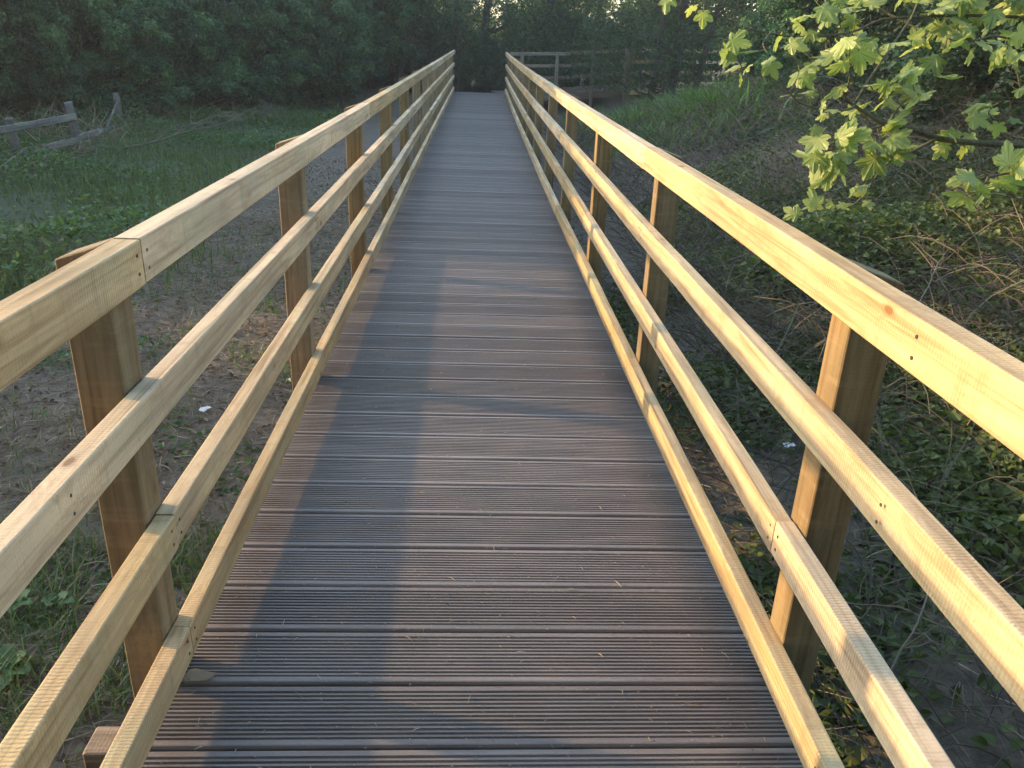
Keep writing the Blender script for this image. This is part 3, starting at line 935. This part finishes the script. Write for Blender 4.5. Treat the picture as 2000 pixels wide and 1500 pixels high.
# low herbs (nettles, cleavers) on the left bank
def herbs(n, x0, x1, y0, y1, dens, hmax, ll, mat, seed, name, label, cat, six=False, tone0=0.45):
    x, y, r = scatter(n, x0, x1, y0, y1, dens, seed)
    m_ = len(x)
    far_ = 1 - 0.8 * np.exp(-(((x + 8.6) / 2.8) ** 2 + ((y - 12.5) / 3.2) ** 2)) if name == 'undergrowth' else 1.0
    mound = far_ * (0.12 + 1.1 * patch(x, y, 1.3, seed) ** 1.8) * (0.6 + 0.4 * patch(x, y, 4.1, seed * 2))
    z = gz(x, y) + hmax * mound * r.uniform(0, 1, m_) ** 0.6
    P = np.stack([x, y, z], -1)
    N = unit(r.normal(0, 0.5, (m_, 3)) + np.array([0, 0, 1.0]))
    D = unit(np.cross(N, r.normal(size=(m_, 3))))
    L = ll * r.uniform(0.5, 1.4, m_)
    tn = np.clip(r.normal(tone0, 0.2, m_) + 0.3 * (patch(x, y, 2.0, 3) - 0.5), 0, 1)
    if six:
        V, Fq = leaves6(P, D, N, L, L * 0.72); tn = np.concatenate([tn, tn])
    else:
        V, Fq = leaves4(P, D, N, L, L * 0.6)
    return stuff(name, mesh(name, V, Fq, mat, {'tone': tn}), label, cat)
dens = lambda x, y: sstep((-x - 4.0 + patch(x, y, 0.8) * 1.6) / 1.6) * (0.08 + 0.92 * patch(x, y, 1.2, 5) ** 1.3)
herbs(130000, -15, -2.6, 4, 27, dens, 0.62, 0.080, M['herb'], 5, 'undergrowth', 'low leafy green undergrowth around the foot of the old fence', 'undergrowth')
herbs(26000, -3.4, -0.98, -0.3, 7, lambda x, y: np.where(patch(x, y, 4.5, 2.0) > 0.66, 0.9, 0.02) * np.where(y < 3.2, 1, 0.3), 0.10, 0.035, M['herb'], 6, 'weeds', 'small green weeds in the soil below the near left railing', 'weeds', six=True, tone0=0.55)

# straw and dead stalks lying on the bare strip
def straw(n, x0, x1, y0, y1, dens, seed, ll, rad, hz, mat, name, label, cat, arch=0.3, up=0.0, tone0=.45):
    x, y, r = scatter(n, x0, x1, y0, y1, dens, seed)
    m_ = len(x)
    a = r.uniform(0, 2 * math.pi, m_)
    L = ll * r.uniform(0.4, 1.5, m_)
    t = np.linspace(0, 1, 5)[None, :, None]
    el = up * r.uniform(0.1, 1.0, m_)
    d = np.stack([np.cos(a) * np.cos(el), np.sin(a) * np.cos(el), np.sin(el)], -1)[:, None]
    side = np.stack([-np.sin(a), np.cos(a), 0 * a], -1)[:, None]
    P = np.stack([x, y, gz(x, y) + r.uniform(0.002, hz, m_)], -1)[:, None]
    Lb = L[:, None, None]
    P = P + d * t * Lb + side * (t * t) * Lb * r.normal(0, 0.30, (m_, 1, 1)) + np.array([0, 0, 1.0]) * (t * (1 - t)) * Lb * arch * r.uniform(0.2, 1.3, (m_, 1, 1))
    R = rad * r.uniform(0.5, 1.3, (m_, 1)) * np.array([[1, 1, .9, .8, .4]])
    V, Fq = batch_tubes(P, R, 3)
    tn = np.clip(r.normal(tone0, 0.25, m_), 0, 1)
    return stuff(name, mesh(name, V, Fq, mat, {'tone': np.repeat(tn, 12)}), label, cat)
straw(30000, -4.6, -0.97, -0.5, 12, lambda x, y: 0.35 + 0.65 * patch(x, y, 3, 1), 9, 0.13, 0.0019, 0.02, M['straw'], 'straw', 'dry straw and thin stalks strewn over the bare soil on the left', 'straw')
straw(6000, 0.97, 4.6, -0.5, 12, lambda x, y: 0.4 + 0.6 * patch(x, y, 3, 1), 10, 0.16, 0.0020, 0.05, M['straw'], 'straw', 'dry straw lying on the ground right below the right railing', 'straw', up=0.3)
straw(8000, 1.1, 6.2, 0.2, 8.0, lambda x, y: 0.25 + 0.75 * patch(x, y, 1.6, 3), 12, 0.42, 0.0026, 0.20, M['deadstem'], 'dead_stems', 'tangle of dead brown bramble stems below the near right railing', 'dead stems', arch=0.55, up=0.7)
straw(16000, 1.8, 8.5, 5.0, 22, lambda x, y: 0.3 + 0.7 * patch(x, y, 1.2, 6), 13, 0.50, 0.0042, 0.32, M['deadstem'], 'dead_stems', 'matted greyish brown dead stems covering the right bank', 'dead stems', arch=0.6, up=0.8, tone0=.5)
straw(1500, -11, -6.5, 11.5, 20, lambda x, y: patch(x, y, 1.2, 2), 14, 0.7, 0.005, 0.12, M['straw'], 'dead_stalks', 'bleached dead stalks around the foot of the old fence', 'dead stalks', arch=0.5, up=0.9)
def litterfall(n, x0, x1, y0, y1, seed, label):
    x, y, r = scatter(n, x0, x1, y0, y1, lambda x, y: 0.25 + 0.75 * patch(x, y, 2.2, seed), seed)
    m_ = len(x)
    P = np.stack([x, y, gz(x, y) + r.uniform(0.002, 0.02, m_)], -1)
    N = unit(r.normal(0, 0.45, (m_, 3)) + np.array([0, 0, 1.0])); D = unit(np.cross(N, r.normal(size=(m_, 3))))
    L = 0.034 * r.uniform(0.4, 1.5, m_)
    V, Fq = leaves4(P, D, N, L, L * 0.6, 0.25)
    return stuff('leaf_litter', mesh('leaf_litter', V, Fq, M['deadleaf'], {'tone': r.uniform(0, 1, m_)}), label, 'leaf litter')
litterfall(26000, -5, -0.97, -0.5, 16, 31, 'brown dead leaves lying on the bare soil left of the bridge')
litterfall(26000, 0.97, 7, -0.5, 16, 32, 'brown dead leaves lying on the bank right of the bridge')
# green growth on the right
herbs(105000, 1.0, 5.5, -0.2, 8.0, lambda x, y: np.clip(patch(x, y, 2.4, 1.0) * 1.3 - 0.25, 0.04, 1), 0.36, 0.050, M['bramble'], 15, 'bramble_leaves', 'bramble and weed leaves among dead stems below the right railing', 'bramble leaves', six=True, tone0=0.42)
herbs(130000, 2.2, 8.5, 2.5, 12, lambda x, y: np.clip(patch(x, y, 1.1, 4.0) * 1.5 - 0.25, 0.12, 1) * sstep((x - 2.0) / 1.0), 0.62, 0.055, M['bramble'], 16, 'bramble_thicket', 'green bramble thicket on the bank under the sycamore branch', 'brambles', six=True, tone0=0.45)
herbs(150000, 2.6, 10.5, 7.0, 24, lambda x, y: np.clip(patch(x, y, 0.8, 2.0) * 1.6 - 0.30, 0.10, 1) * sstep((x - 3.3 - (15 - y) * 0.10) / 1.5), 0.70, 0.070, M['darkleaf'], 17, 'ivy_cover', 'dark ivy and bramble leaves covering the upper right bank', 'ivy')
# nettle patch
def nettle_d(x, y): return np.exp(-(((x - 5.1) / 1.6) ** 2 + ((y - 20.3) / 2.8) ** 2))
x, y, r = scatter(70000, 2.6, 9, 13, 27, nettle_d, 18)
m_ = len(x)
V, Fs, n = blades(x, y, gz(x, y), r, 0.22 + 0.34 * patch(x, y, 2.6, 1) * (0.5 + patch(x, y, 5.0, 2)), 0.045, 1.0)
tn = np.clip(r.normal(0.5, 0.2, n), 0, 1)
stuff('nettle_patch', mesh('nettle_patch', V, Fs, M['nettle'], {'tone': np.concatenate([tn, tn])}), 'bright green nettle and fern patch below the far boardwalk', 'nettles')

# arching bramble canes seen singly near the right railing
def cane(name, a, b_, h_, rad, mat, label, seed):
    r = np.random.default_rng(seed)
    t = np.linspace(0, 1, 16)[:, None]
    a = np.array(a); b_ = np.array(b_)
    P = a * (1 - t) + b_ * t + np.array([0, 0, 1.0]) * (4 * t * (1 - t)) * h_
    P[1:] += np.cumsum(r.normal(0, 0.006, (15, 3)), 0)
    st = [(P, np.linspace(rad, rad * 0.4, 16))]
    for k in range(5):
        j = r.integers(3, 14)
        e = P[j] + r.normal(0, 0.16, 3) + [0, 0, 0.08]
        st.append((np.linspace(P[j], e, 5) + np.vstack([np.zeros(3), r.normal(0, 0.01, (4, 3))]), np.linspace(rad * 0.5, rad * 0.2, 5)))
    V, Fq = tubes(st, 5)
    o = obj(name, mesh(name, V, Fq, M[mat], {'tone': np.full(len(Fq), 0.75)}, smooth=True))
    tag(o, label, 'cane', 'dead canes on the right')
def G(px, py, z): v = pixz(px, py, z); return (v.x, v.y, v.z)
cane('bramble_cane', G(1640, 1180, -.4), G(1990, 1330, -.25), 0.10, 0.005, 'deadstem', 'dead cane lying below the second right rail near the bottom right corner', 51)
cane('bramble_cane', G(1700, 1420, -.4), G(1850, 1110, -.25), 0.16, 0.005, 'deadstem', 'dead cane arching up between the two lowest right rails', 52)
cane('bramble_cane', G(1890, 830, -.2), G(1990, 770, .1), 0.15, 0.006, 'deadstem', 'pale dead stalk standing under the top right rail', 53)
cane('bramble_cane', G(1750, 690, -.1), G(1870, 480, .2), 0.12, 0.006, 'deadstem', 'long pale stalk rising from the brambles right of the top rail', 54)

# fallen dead branches on the left
def deadbranch(name, base, ang, L, seed, label):
    r = np.random.default_rng(seed)
    base = np.array(base)
    d = np.array([math.cos(ang), math.sin(ang), 0.22])
    t = np.linspace(0, 1, 10)[:, None]
    P = base + d * t * L + np.cumsum(r.normal(0, 0.025, (10, 3)), 0)
    st = [(P, np.linspace(0.022, 0.006, 10))]
    for k in range(9):
        j = r.integers(2, 9)
        a2 = ang + r.normal(0, 0.8)
        e = P[j] + np.array([math.cos(a2), math.sin(a2), r.uniform(-0.1, 0.8)]) * r.uniform(0.3, 0.9)
        Q = np.linspace(P[j], e, 7); Q[1:] += np.cumsum(r.normal(0, 0.02, (6, 3)), 0)
        st.append((Q, np.linspace(0.011, 0.003, 7)))
        for q in range(2):
            e2 = Q[4] + r.normal(0, 0.25, 3)
            st.append((np.linspace(Q[4], e2, 4), np.linspace(0.006, 0.002, 4)))
    V, Fq = tubes(st, 5)
    o = obj(name, mesh(name, V, Fq, M['deadstem'], {'tone': np.full(len(Fq), 0.75)}, smooth=True))
    tag(o, label, 'branch', 'fallen dead branches')
for k, (px, py, ang, L, lb) in enumerate([(225, 300, 0.3, 2.2, 'bare dead branch lying in front of the braced fence post'), (300, 270, 0.9, 1.9, 'grey dead branch lying right of the old fence'),
                                      (330, 250, 2.3, 1.7, 'dead branch leaning back against the green thicket'), (430, 240, -0.4, 2.0, 'low dead branch at the right end of the brush pile'),
                                      (30, 345, 1.2, 1.3, 'thin dead branch beside the leftmost old fence post')]):
    deadbranch('fallen_branch', G(px, py, -0.45), ang, L, 60 + k, lb)

# dock plants near the left bottom
def dock(px, py, n, L, label, seed):
    r = np.random.default_rng(seed)
    c = pixz(px, py, -0.5)
    t = empty('dock_plant', c)
    tag(t, label, 'plant', 'broad leaved weeds')
    for k in range(n):
        a = k * 2.4 + r.uniform(-.3, .3)
        el = r.uniform(0.4, 1.1)
        m7 = 7
        tt = np.linspace(0, 1, m7)
        ll = L * r.uniform(0.7, 1.2)
        mid = np.stack([tt * ll * math.cos(el), 0 * tt, tt * ll * math.sin(el) - tt ** 2 * ll * 0.35], -1)
        wv = np.array([0.06, 0.14, 0.24, 0.28, 0.24, 0.14, 0.0]) * ll
        Lf = mid + np.stack([0 * tt, wv, 0.15 * wv + 0.01 * np.sin(tt * 19)], -1)
        Rf = mid + np.stack([0 * tt, -wv, 0.15 * wv + 0.01 * np.cos(tt * 17)], -1)
        V = np.concatenate([mid, Lf, Rf])
        Fq = [(j, j + 1, m7 + j + 1, m7 + j) for j in range(m7 - 1)] + [(j + 1, j, 2 * m7 + j, 2 * m7 + j + 1) for j in range(m7 - 1)]
        me = mesh('leaf', V, np.array(Fq), M['herb'], {'tone': np.full(len(Fq), r.uniform(.5, .9))}, smooth=True)
        o = obj('leaf', me, t); o.rotation_euler = (0, 0, a)
dock(20, 1310, 7, 0.13, 'broad leaved green dock plant at the bottom left edge', 1)
dock(110, 1180, 5, 0.09, 'smaller broad leaved weed under the lowest left rails', 2)
dock(30, 1180, 5, 0.09, 'leafy weed at the left edge below the second rail', 3)

# ------------------------------------------------------------------ litter and chaff
def scrap(px, py, z, s, label, seed):
    r = np.random.default_rng(seed)
    c = pixz(px, py, z)
    nn = 5
    V = []
    for a in range(nn):
        for b_ in range(nn):
            V.append(((a / 4 - .5) * s + r.normal(0, s * .04), (b_ / 4 - .5) * s * .6 + r.normal(0, s * .04), r.uniform(0, s * .25)))
    i_ = [(a * nn + b_, a * nn + b_ + 1, (a + 1) * nn + b_ + 1, (a + 1) * nn + b_) for a in range(4) for b_ in range(4)]
    V = np.array(V)
    me = mesh('litter_scrap', V, np.array(i_), M['litter'])
    o = obj('litter_scrap', me, None, c)
    so = o.modifiers.new('thick', 'SOLIDIFY'); so.thickness = 0.0015
    o.rotation_euler = (0, 0, seed)
    tag(o, label, 'litter', 'scraps of pale litter')
scrap(402, 801, -0.50, 0.07, 'small crumpled white scrap lying on the soil behind the second left rail', 1)
scrap(1236, 329, -0.50, 0.14, 'white scrap on the ground seen through the far right rails', 2)
scrap(1541, 872, -0.55, 0.07, 'pale bluish scrap on the ground behind the right rails', 3)

# dead leaf on the deck by the left bottom rail
me_c = []
tt = np.linspace(0, 1, 7)
wv = np.sin(tt * math.pi) ** 0.8 * 0.016 + 0.001
mid = np.stack([0.095 * tt, 0.01 * np.sin(tt * 3), 0.010 + 0.012 * np.sin(tt * 3.1)], -1)
V = np.concatenate([mid, mid + np.stack([0 * tt, wv, 0.010 * np.sin(tt * 6) + 0.004], -1), mid + np.stack([0 * tt, -wv, 0.012 * np.cos(tt * 5) + 0.0], -1)])
Fq = [(j, j + 1, 8 + j, 7 + j) for j in range(6)] + [(j + 1, j, 14 + j, 15 + j) for j in range(6)]
c = pixz(352, 1345, 0.002 + DZ)
o = obj('dead_leaf', mesh('dead_leaf', V, np.array(Fq), M['straw'], {'tone': np.full(12, 0.45)}, smooth=True), None, c)
o.rotation_euler = (0, 0, 0.45)
tag(o, 'curled dry leaf on the deck against the lowest left rail', 'leaf')

r = np.random.default_rng(77)
n = 2000
x = r.uniform(-0.74, 0.74, n); y = 1.2 + 9.5 * r.uniform(0, 1, n) ** 1.6
bx_, bz_ = bend(y)
a = r.uniform(0, math.pi, n)
L = r.exponential(0.007, n) + 0.003
t = np.linspace(-0.5, 0.5, 3)[None, :, None]
P = np.stack([x, y, bz_ + DZ + 0.0025], -1)[:, None] + np.stack([np.cos(a), np.sin(a), 0 * a], -1)[:, None] * t * L[:, None, None] + np.array([0, 0, 1.]) * (0.25 - t * t) * L[:, None, None] * 0.5
V, Fq = batch_tubes(P, np.tile(np.array([[.5, 1, .5]]), (n, 1)) * r.uniform(0.0006, 0.0015, (n, 1)), 3)
stuff('chaff', mesh('chaff', V, Fq, M['straw'], {'tone': np.repeat(np.clip(r.normal(.75, .25, n), 0, 1), 6)}), 'tiny straw bits and chaff scattered over the deck planks', 'chaff')

# ------------------------------------------------------------------ the sycamore branch, upper right
def maple_mesh(seed):
    r = np.random.default_rng(seed)
    lobes = [(-112, .52), (-58, .84), (0, 1.0), (58, .84), (112, .52)]
    out = []  # (angle from axis, radius, vein)
    def pt(a, rd): return (math.sin(math.radians(a)) * rd, math.cos(math.radians(a)) * rd)
    ring = [(-160, .20, 0)]
    for i_, (a, R_) in enumerate(lobes):
        R_ *= r.uniform(0.92, 1.08)
        ring += [(a - 25, R_ * .68, 0), (a - 21, R_ * .70, 0), (a - 18, R_ * .82, 0), (a - 11, R_ * .81, 0), (a - 8, R_ * .91, 0), (a, R_, 1), (a + 8, R_ * .91, 0), (a + 11, R_ * .81, 0), (a + 18, R_ * .82, 0), (a + 21, R_ * .70, 0), (a + 25, R_ * .68, 0)]
        if i_ < 4:
            an = lobes[i_ + 1][0]
            ring.append(((a + an) / 2, .50, 0))
    ring.append((160, .20, 0))
    V = [(0, 0, 0)]
    vein = [1.0]
    for a, rd, v in ring:
        x_, y_ = pt(a, rd)
        z_ = -0.20 * rd * rd * (1 + 0.8 * math.sin(seed * 2.3 + a * 0.02)) + (0.05 * rd if v else -0.01) + r.normal(0, 0.012)
        V.append((x_, y_, z_)); vein.append(float(v))
    # inner ring for the folds
    nr = len(ring)
    for a, rd, v in ring:
        x_, y_ = pt(a, rd * 0.5)
        V.append((x_, y_, -0.05 * rd * rd + (0.026 if v else -0.006))); vein.append(float(v))
    Ft = [(0, 1 + nr + j, 1 + nr + j + 1) for j in range(nr - 1)]
    Fq = [(1 + nr + j, 1 + j, 2 + j, 2 + nr + j) for j in range(nr - 1)]
    # petiole
    b0 = len(V)
    pet = np.array([[0, 0, 0], [0, -.18, -.03], [0, -.36, -.02], [0, -.56, .05]])
    PV, PF = tubes([(pet, [.013, .010, .010, .013])], 4)
    V = np.concatenate([np.array(V), PV])
    vein += [1.0] * len(PV)
    me = mesh('leaf', V, [np.array(Ft), np.array(Fq), PF + b0], M['maple'])
    at = me.attributes.new('vein', 'FLOAT', 'POINT')
    at.data.foreach_set('value', np.array(vein, np.float32))
    return me
MM = [maple_mesh(200 + k) for k in range(7)]
tree = tag(empty('sycamore_tree', (4.6, 3.4, -0.3)), 'sycamore branch with bright green lobed leaves reaching in from the upper right', 'tree')
tinv = Vector((-4.6, -3.4, 0.3))
branches = [
    ([(2000, 284), (1907, 279), (1832, 270), (1783, 254), (1721, 239), (1690, 222), (1668, 206), (1650, 195), (1609, 174)], 2.35, 2.30, .0105, .0035),
    ([(1668, 206), (1662, 212), (1622, 217), (1566, 203), (1541, 180)], 2.30, 2.2, .004, .002),
    ([(1668, 205), (1696, 158), (1730, 108), (1761, 62), (1783, 28), (1800, -20)], 2.32, 2.5, .0045, .003),
    ([(1660, -30), (1690, 0), (1727, 22), (1767, 43), (1814, 65), (1845, 73)], 2.6, 2.5, .005, .002),
    ([(2040, 38), (2000, 34), (1888, 30), (1795, 33), (1721, 39), (1675, 59), (1616, 70), (1547, 71), (1504, 65), (1454, 54)], 2.55, 2.35, .0055, .002),
    ([(1826, 273), (1777, 298), (1735, 319), (1709, 347), (1684, 384), (1653, 406), (1600, 404)], 2.33, 2.25, .0045, .0015),
    ([(1722, 246), (1684, 257), (1656, 271), (1630, 285)], 2.3, 2.2, .003, .0015),
    ([(1740, 240), (1752, 215), (1770, 195), (1792, 185)], 2.3, 2.25, .003, .0015),
    ([(1650, 195), (1658, 160), (1662, 125)], 2.3, 2.2, .003, .0015),
    ([(2010, 60), (1975, 75), (1938, 70), (1888, 84), (1850, 75)], 2.5, 2.4, .004, .0015),
    ([(1907, 279), (1925, 250), (1932, 215)], 2.35, 2.3, .003, .0015),
    ([(2060, 330), (2000, 335), (1960, 340), (1930, 345)], 2.3, 2.15, .005, .002),
    ([(2040, 180), (2000, 190), (1985, 130), (1965, 95)], 2.4, 2.3, .004, .002),
    ([(1454, 54), (1445, 80), (1440, 105)], 2.35, 2.35, .002, .0012),
    ([(1300, -60), (1340, -20), (1372, 0)], 2.9, 2.9, .004, .0015),
    ([(1504, 65), (1490, 85), (1500, 105)], 2.35, 2.3, .002, .0012),
    ([(1616, 70), (1590, 50), (1580, 40)], 2.4, 2.35, .002, .0012),
]
bpts = []
for k, (pp, d0, d1, ra, rb) in enumerate(branches):
    P = [np.array(pix(px, py, d0 + (d1 - d0) * j / (len(pp) - 1))) for j, (px, py) in enumerate(pp)]
    # smooth: sample Catmull-Rom
    Q = []
    for j in range(len(P) - 1):
        p0_, p1_, p2_, p3_ = P[max(j - 1, 0)], P[j], P[j + 1], P[min(j + 2, len(P) - 1)]
        for q in np.linspace(0, 1, 4, endpoint=False):
            Q.append(0.5 * ((2 * p1_) + (-p0_ + p2_) * q + (2 * p0_ - 5 * p1_ + 4 * p2_ - p3_) * q * q + (-p0_ + 3 * p1_ - 3 * p2_ + p3_) * q ** 3))
    Q.append(P[-1])
    Q = np.array(Q)
    bpts.append(Q)
    if k == 0:   # carry the main branch on to the trunk outside the view
        T0 = np.array([4.6, 3.4, 1.2])
        ext = np.array([T0 * (1 - q) + Q[0] * q + np.array([0, 0, .08]) * math.sin(q * math.pi) for q in np.linspace(0, 1, 8, endpoint=False)])
        Rr = np.concatenate([np.linspace(0.03, ra, 8), np.linspace(ra, rb, len(Q))])
        Q = np.concatenate([ext, Q])
    else:
        Rr = np.linspace(ra, rb, len(Q))
    V, Fq = tubes([(Q + np.array(tinv), Rr)], 6)
    obj('branch', mesh('branch', V, Fq, M['twig'], smooth=True), tree)
# limbs above the view that carry the upper twigs
for k, (pxy, dd) in enumerate([((2040, 38), 2.55), ((1800, -20), 2.5), ((2060, 330), 2.3), ((2040, 180), 2.4), ((2010, 60), 2.5), ((1300, -60), 2.9), ((1660, -30), 2.6)]):
    e = np.array(pix(*pxy, dd)); b0 = np.array([4.6, 3.4, 2.2 - 0.08 * k])
    q = np.linspace(0, 1, 9)[:, None]
    Q = b0 * (1 - q) + e * q + np.array([0, 0, 0.25]) * np.sin(q * math.pi)
    V, Fq = tubes([(Q + np.array(tinv), np.linspace(0.025, 0.005, 9))], 6)
    obj('branch', mesh('branch', V, Fq, M['twig'], smooth=True), tree)
q = np.linspace(0, 1, 12)[:, None]
V, Fq = tubes([(np.array([[0, 0, -0.3]]) + q * np.array([[0.3, 0.2, 5.5]]) + 0.05 * np.sin(q * 9), np.linspace(0.13, 0.05, 12))], 10)
obj('trunk', mesh('trunk', V, Fq, M['bark'], smooth=True), tree)
allb = np.concatenate(bpts)
clusters = [ # px, py, count, spread px, leaf size m
    (1438, 105, 5, 22, .085), (1500, 98, 5, 26, .075), (1460, 140, 2, 12, .06), (1528, 60, 1, 4, .07), (1445, 62, 1, 4, .03),
    (1582, 40, 4, 22, .10), (1640, 32, 5, 26, .085), (1700, 28, 4, 26, .08), (1600, 74, 3, 18, .07), (1660, 95, 6, 30, .10),
    (1712, 90, 3, 18, .09), (1612, 118, 3, 20, .085), (1562, 138, 1, 3, .08), (1645, 160, 2, 10, .10), (1552, 168, 2, 10, .06),
    (1582, 186, 3, 14, .05), (1608, 214, 3, 16, .06), (1722, 182, 4, 22, .085), (1690, 190, 3, 18, .07), (1735, 160, 2, 12, .07),
    (1762, 158, 3, 18, .085), (1812, 178, 3, 16, .11), (1832, 132, 4, 26, .10), (1782, 148, 2, 16, .08), (1602, 285, 6, 26, .11),
    (1640, 288, 4, 22, .10), (1622, 322, 3, 18, .10), (1592, 262, 2, 14, .08), (1722, 266, 4, 24, .09), (1708, 292, 4, 22, .10),
    (1770, 276, 3, 18, .08), (1728, 312, 1, 6, .08), (1842, 34, 6, 28, .10), (1800, 22, 3, 20, .09), (1882, 28, 4, 26, .10),
    (1942, 20, 6, 30, .11), (1990, 12, 4, 20, .11), (1902, 55, 3, 20, .09), (1788, 82, 4, 22, .085), (1850, 64, 3, 22, .085),
    (1972, 90, 5, 26, .10), (1940, 118, 3, 18, .08), (1992, 70, 3, 18, .09), (1985, 188, 2, 14, .08), (1918, 105, 2, 14, .07),
    (1892, 238, 2, 14, .08), (1932, 214, 4, 20, .08), (1962, 228, 2, 12, .07), (1860, 266, 4, 22, .07), (1902, 266, 3, 18, .07),
    (1928, 345, 6, 24, .11), (1962, 330, 4, 22, .10), (1992, 318, 3, 18, .10), (1908, 372, 3, 16, .10), (1682, 372, 2, 10, .05),
    (1692, 386, 2, 12, .05), (1700, 356, 1, 6, .045), (1572, 412, 2, 12, .07), (1612, 396, 3, 16, .06), (1642, 404, 2, 12, .06),
    (1300, 0, 1, 6, .08), (1368, 4, 3, 18, .085), (1700, 2, 3, 22, .09), (1820, -10, 4, 30, .10), (1900, -12, 5, 30, .10), (1760, -5, 3, 22, .09),
]
rm = np.random.default_rng(5)
lastd = 2.3
twigs = []
camn = np.array(-fw)
for (px, py, cnt, spd, sz) in clusters:
    # depth from the nearest branch point on the picture
    dv = np.array([np.array((Vector(p) - CAM)) for p in allb])
    dep = dv @ np.array(fw)
    sx_ = 1000 + F * 2000 * (dv @ np.array(rr)) / dep
    sy_ = 750 - F * 2000 * (dv @ np.array(uu)) / dep
    j = int(np.argmin((sx_ - px) ** 2 + (sy_ - py) ** 2))
    d_ = dep[j]
    hub = np.array(pix(px, py, d_))
    src = allb[j]
    if np.linalg.norm(hub - src) > 0.02:
        q = np.linspace(0, 1, 6)[:, None]
        twigs.append((src * (1 - q) + hub * q + np.array([0, 0, -0.012]) * np.sin(q * math.pi) + np.array(tinv), np.linspace(.0022, .0012, 6)))
    for k in range(cnt):
        if rm.uniform() < 0.15 and cnt > 2: continue
        s_ = sz * rm.uniform(0.75, 1.2)
        ang = rm.uniform(0, 2 * math.pi) if cnt > 1 else rm.uniform(-.5, .5)
        off = np.array(rr) * math.cos(ang) * spd / 1585 * d_ * rm.uniform(.4, 1.3) + np.array(uu) * math.sin(ang) * spd / 1585 * d_ * rm.uniform(.3, 1.1) + np.array(fw) * rm.normal(0, .035)
        pos = hub + off
        out_ = unit(off + rm.normal(0, .01, 3))
        # leaf blade normals face the light and droop
        Nn = unit(np.array([-0.35, -0.35, 0.65]) + rm.normal(0, .50, 3))
        Dd = out_ + np.array([0, 0, -0.25]) + rm.normal(0, .2, 3)
        Dd = unit(Dd - Nn * (Dd @ Nn))
        Sx = np.cross(Dd, Nn)
        Mx = Matrix(((Sx[0], Dd[0], Nn[0]), (Sx[1], Dd[1], Nn[1]), (Sx[2], Dd[2], Nn[2])))
        o = obj('leaf', MM[rm.integers(0, 7)], tree, Vector(pos) + tinv)
        o.rotation_euler = Mx.to_euler()
        o.scale = (s_ * .62 * rm.uniform(.72, 1.05), s_ * .62, s_ * .62 * rm.uniform(.5, 2.0))
for tw in twigs:
    V, Fq = tubes([tw], 4)
    obj('twig', mesh('twig', V, Fq, M['twig'], smooth=True), tree)
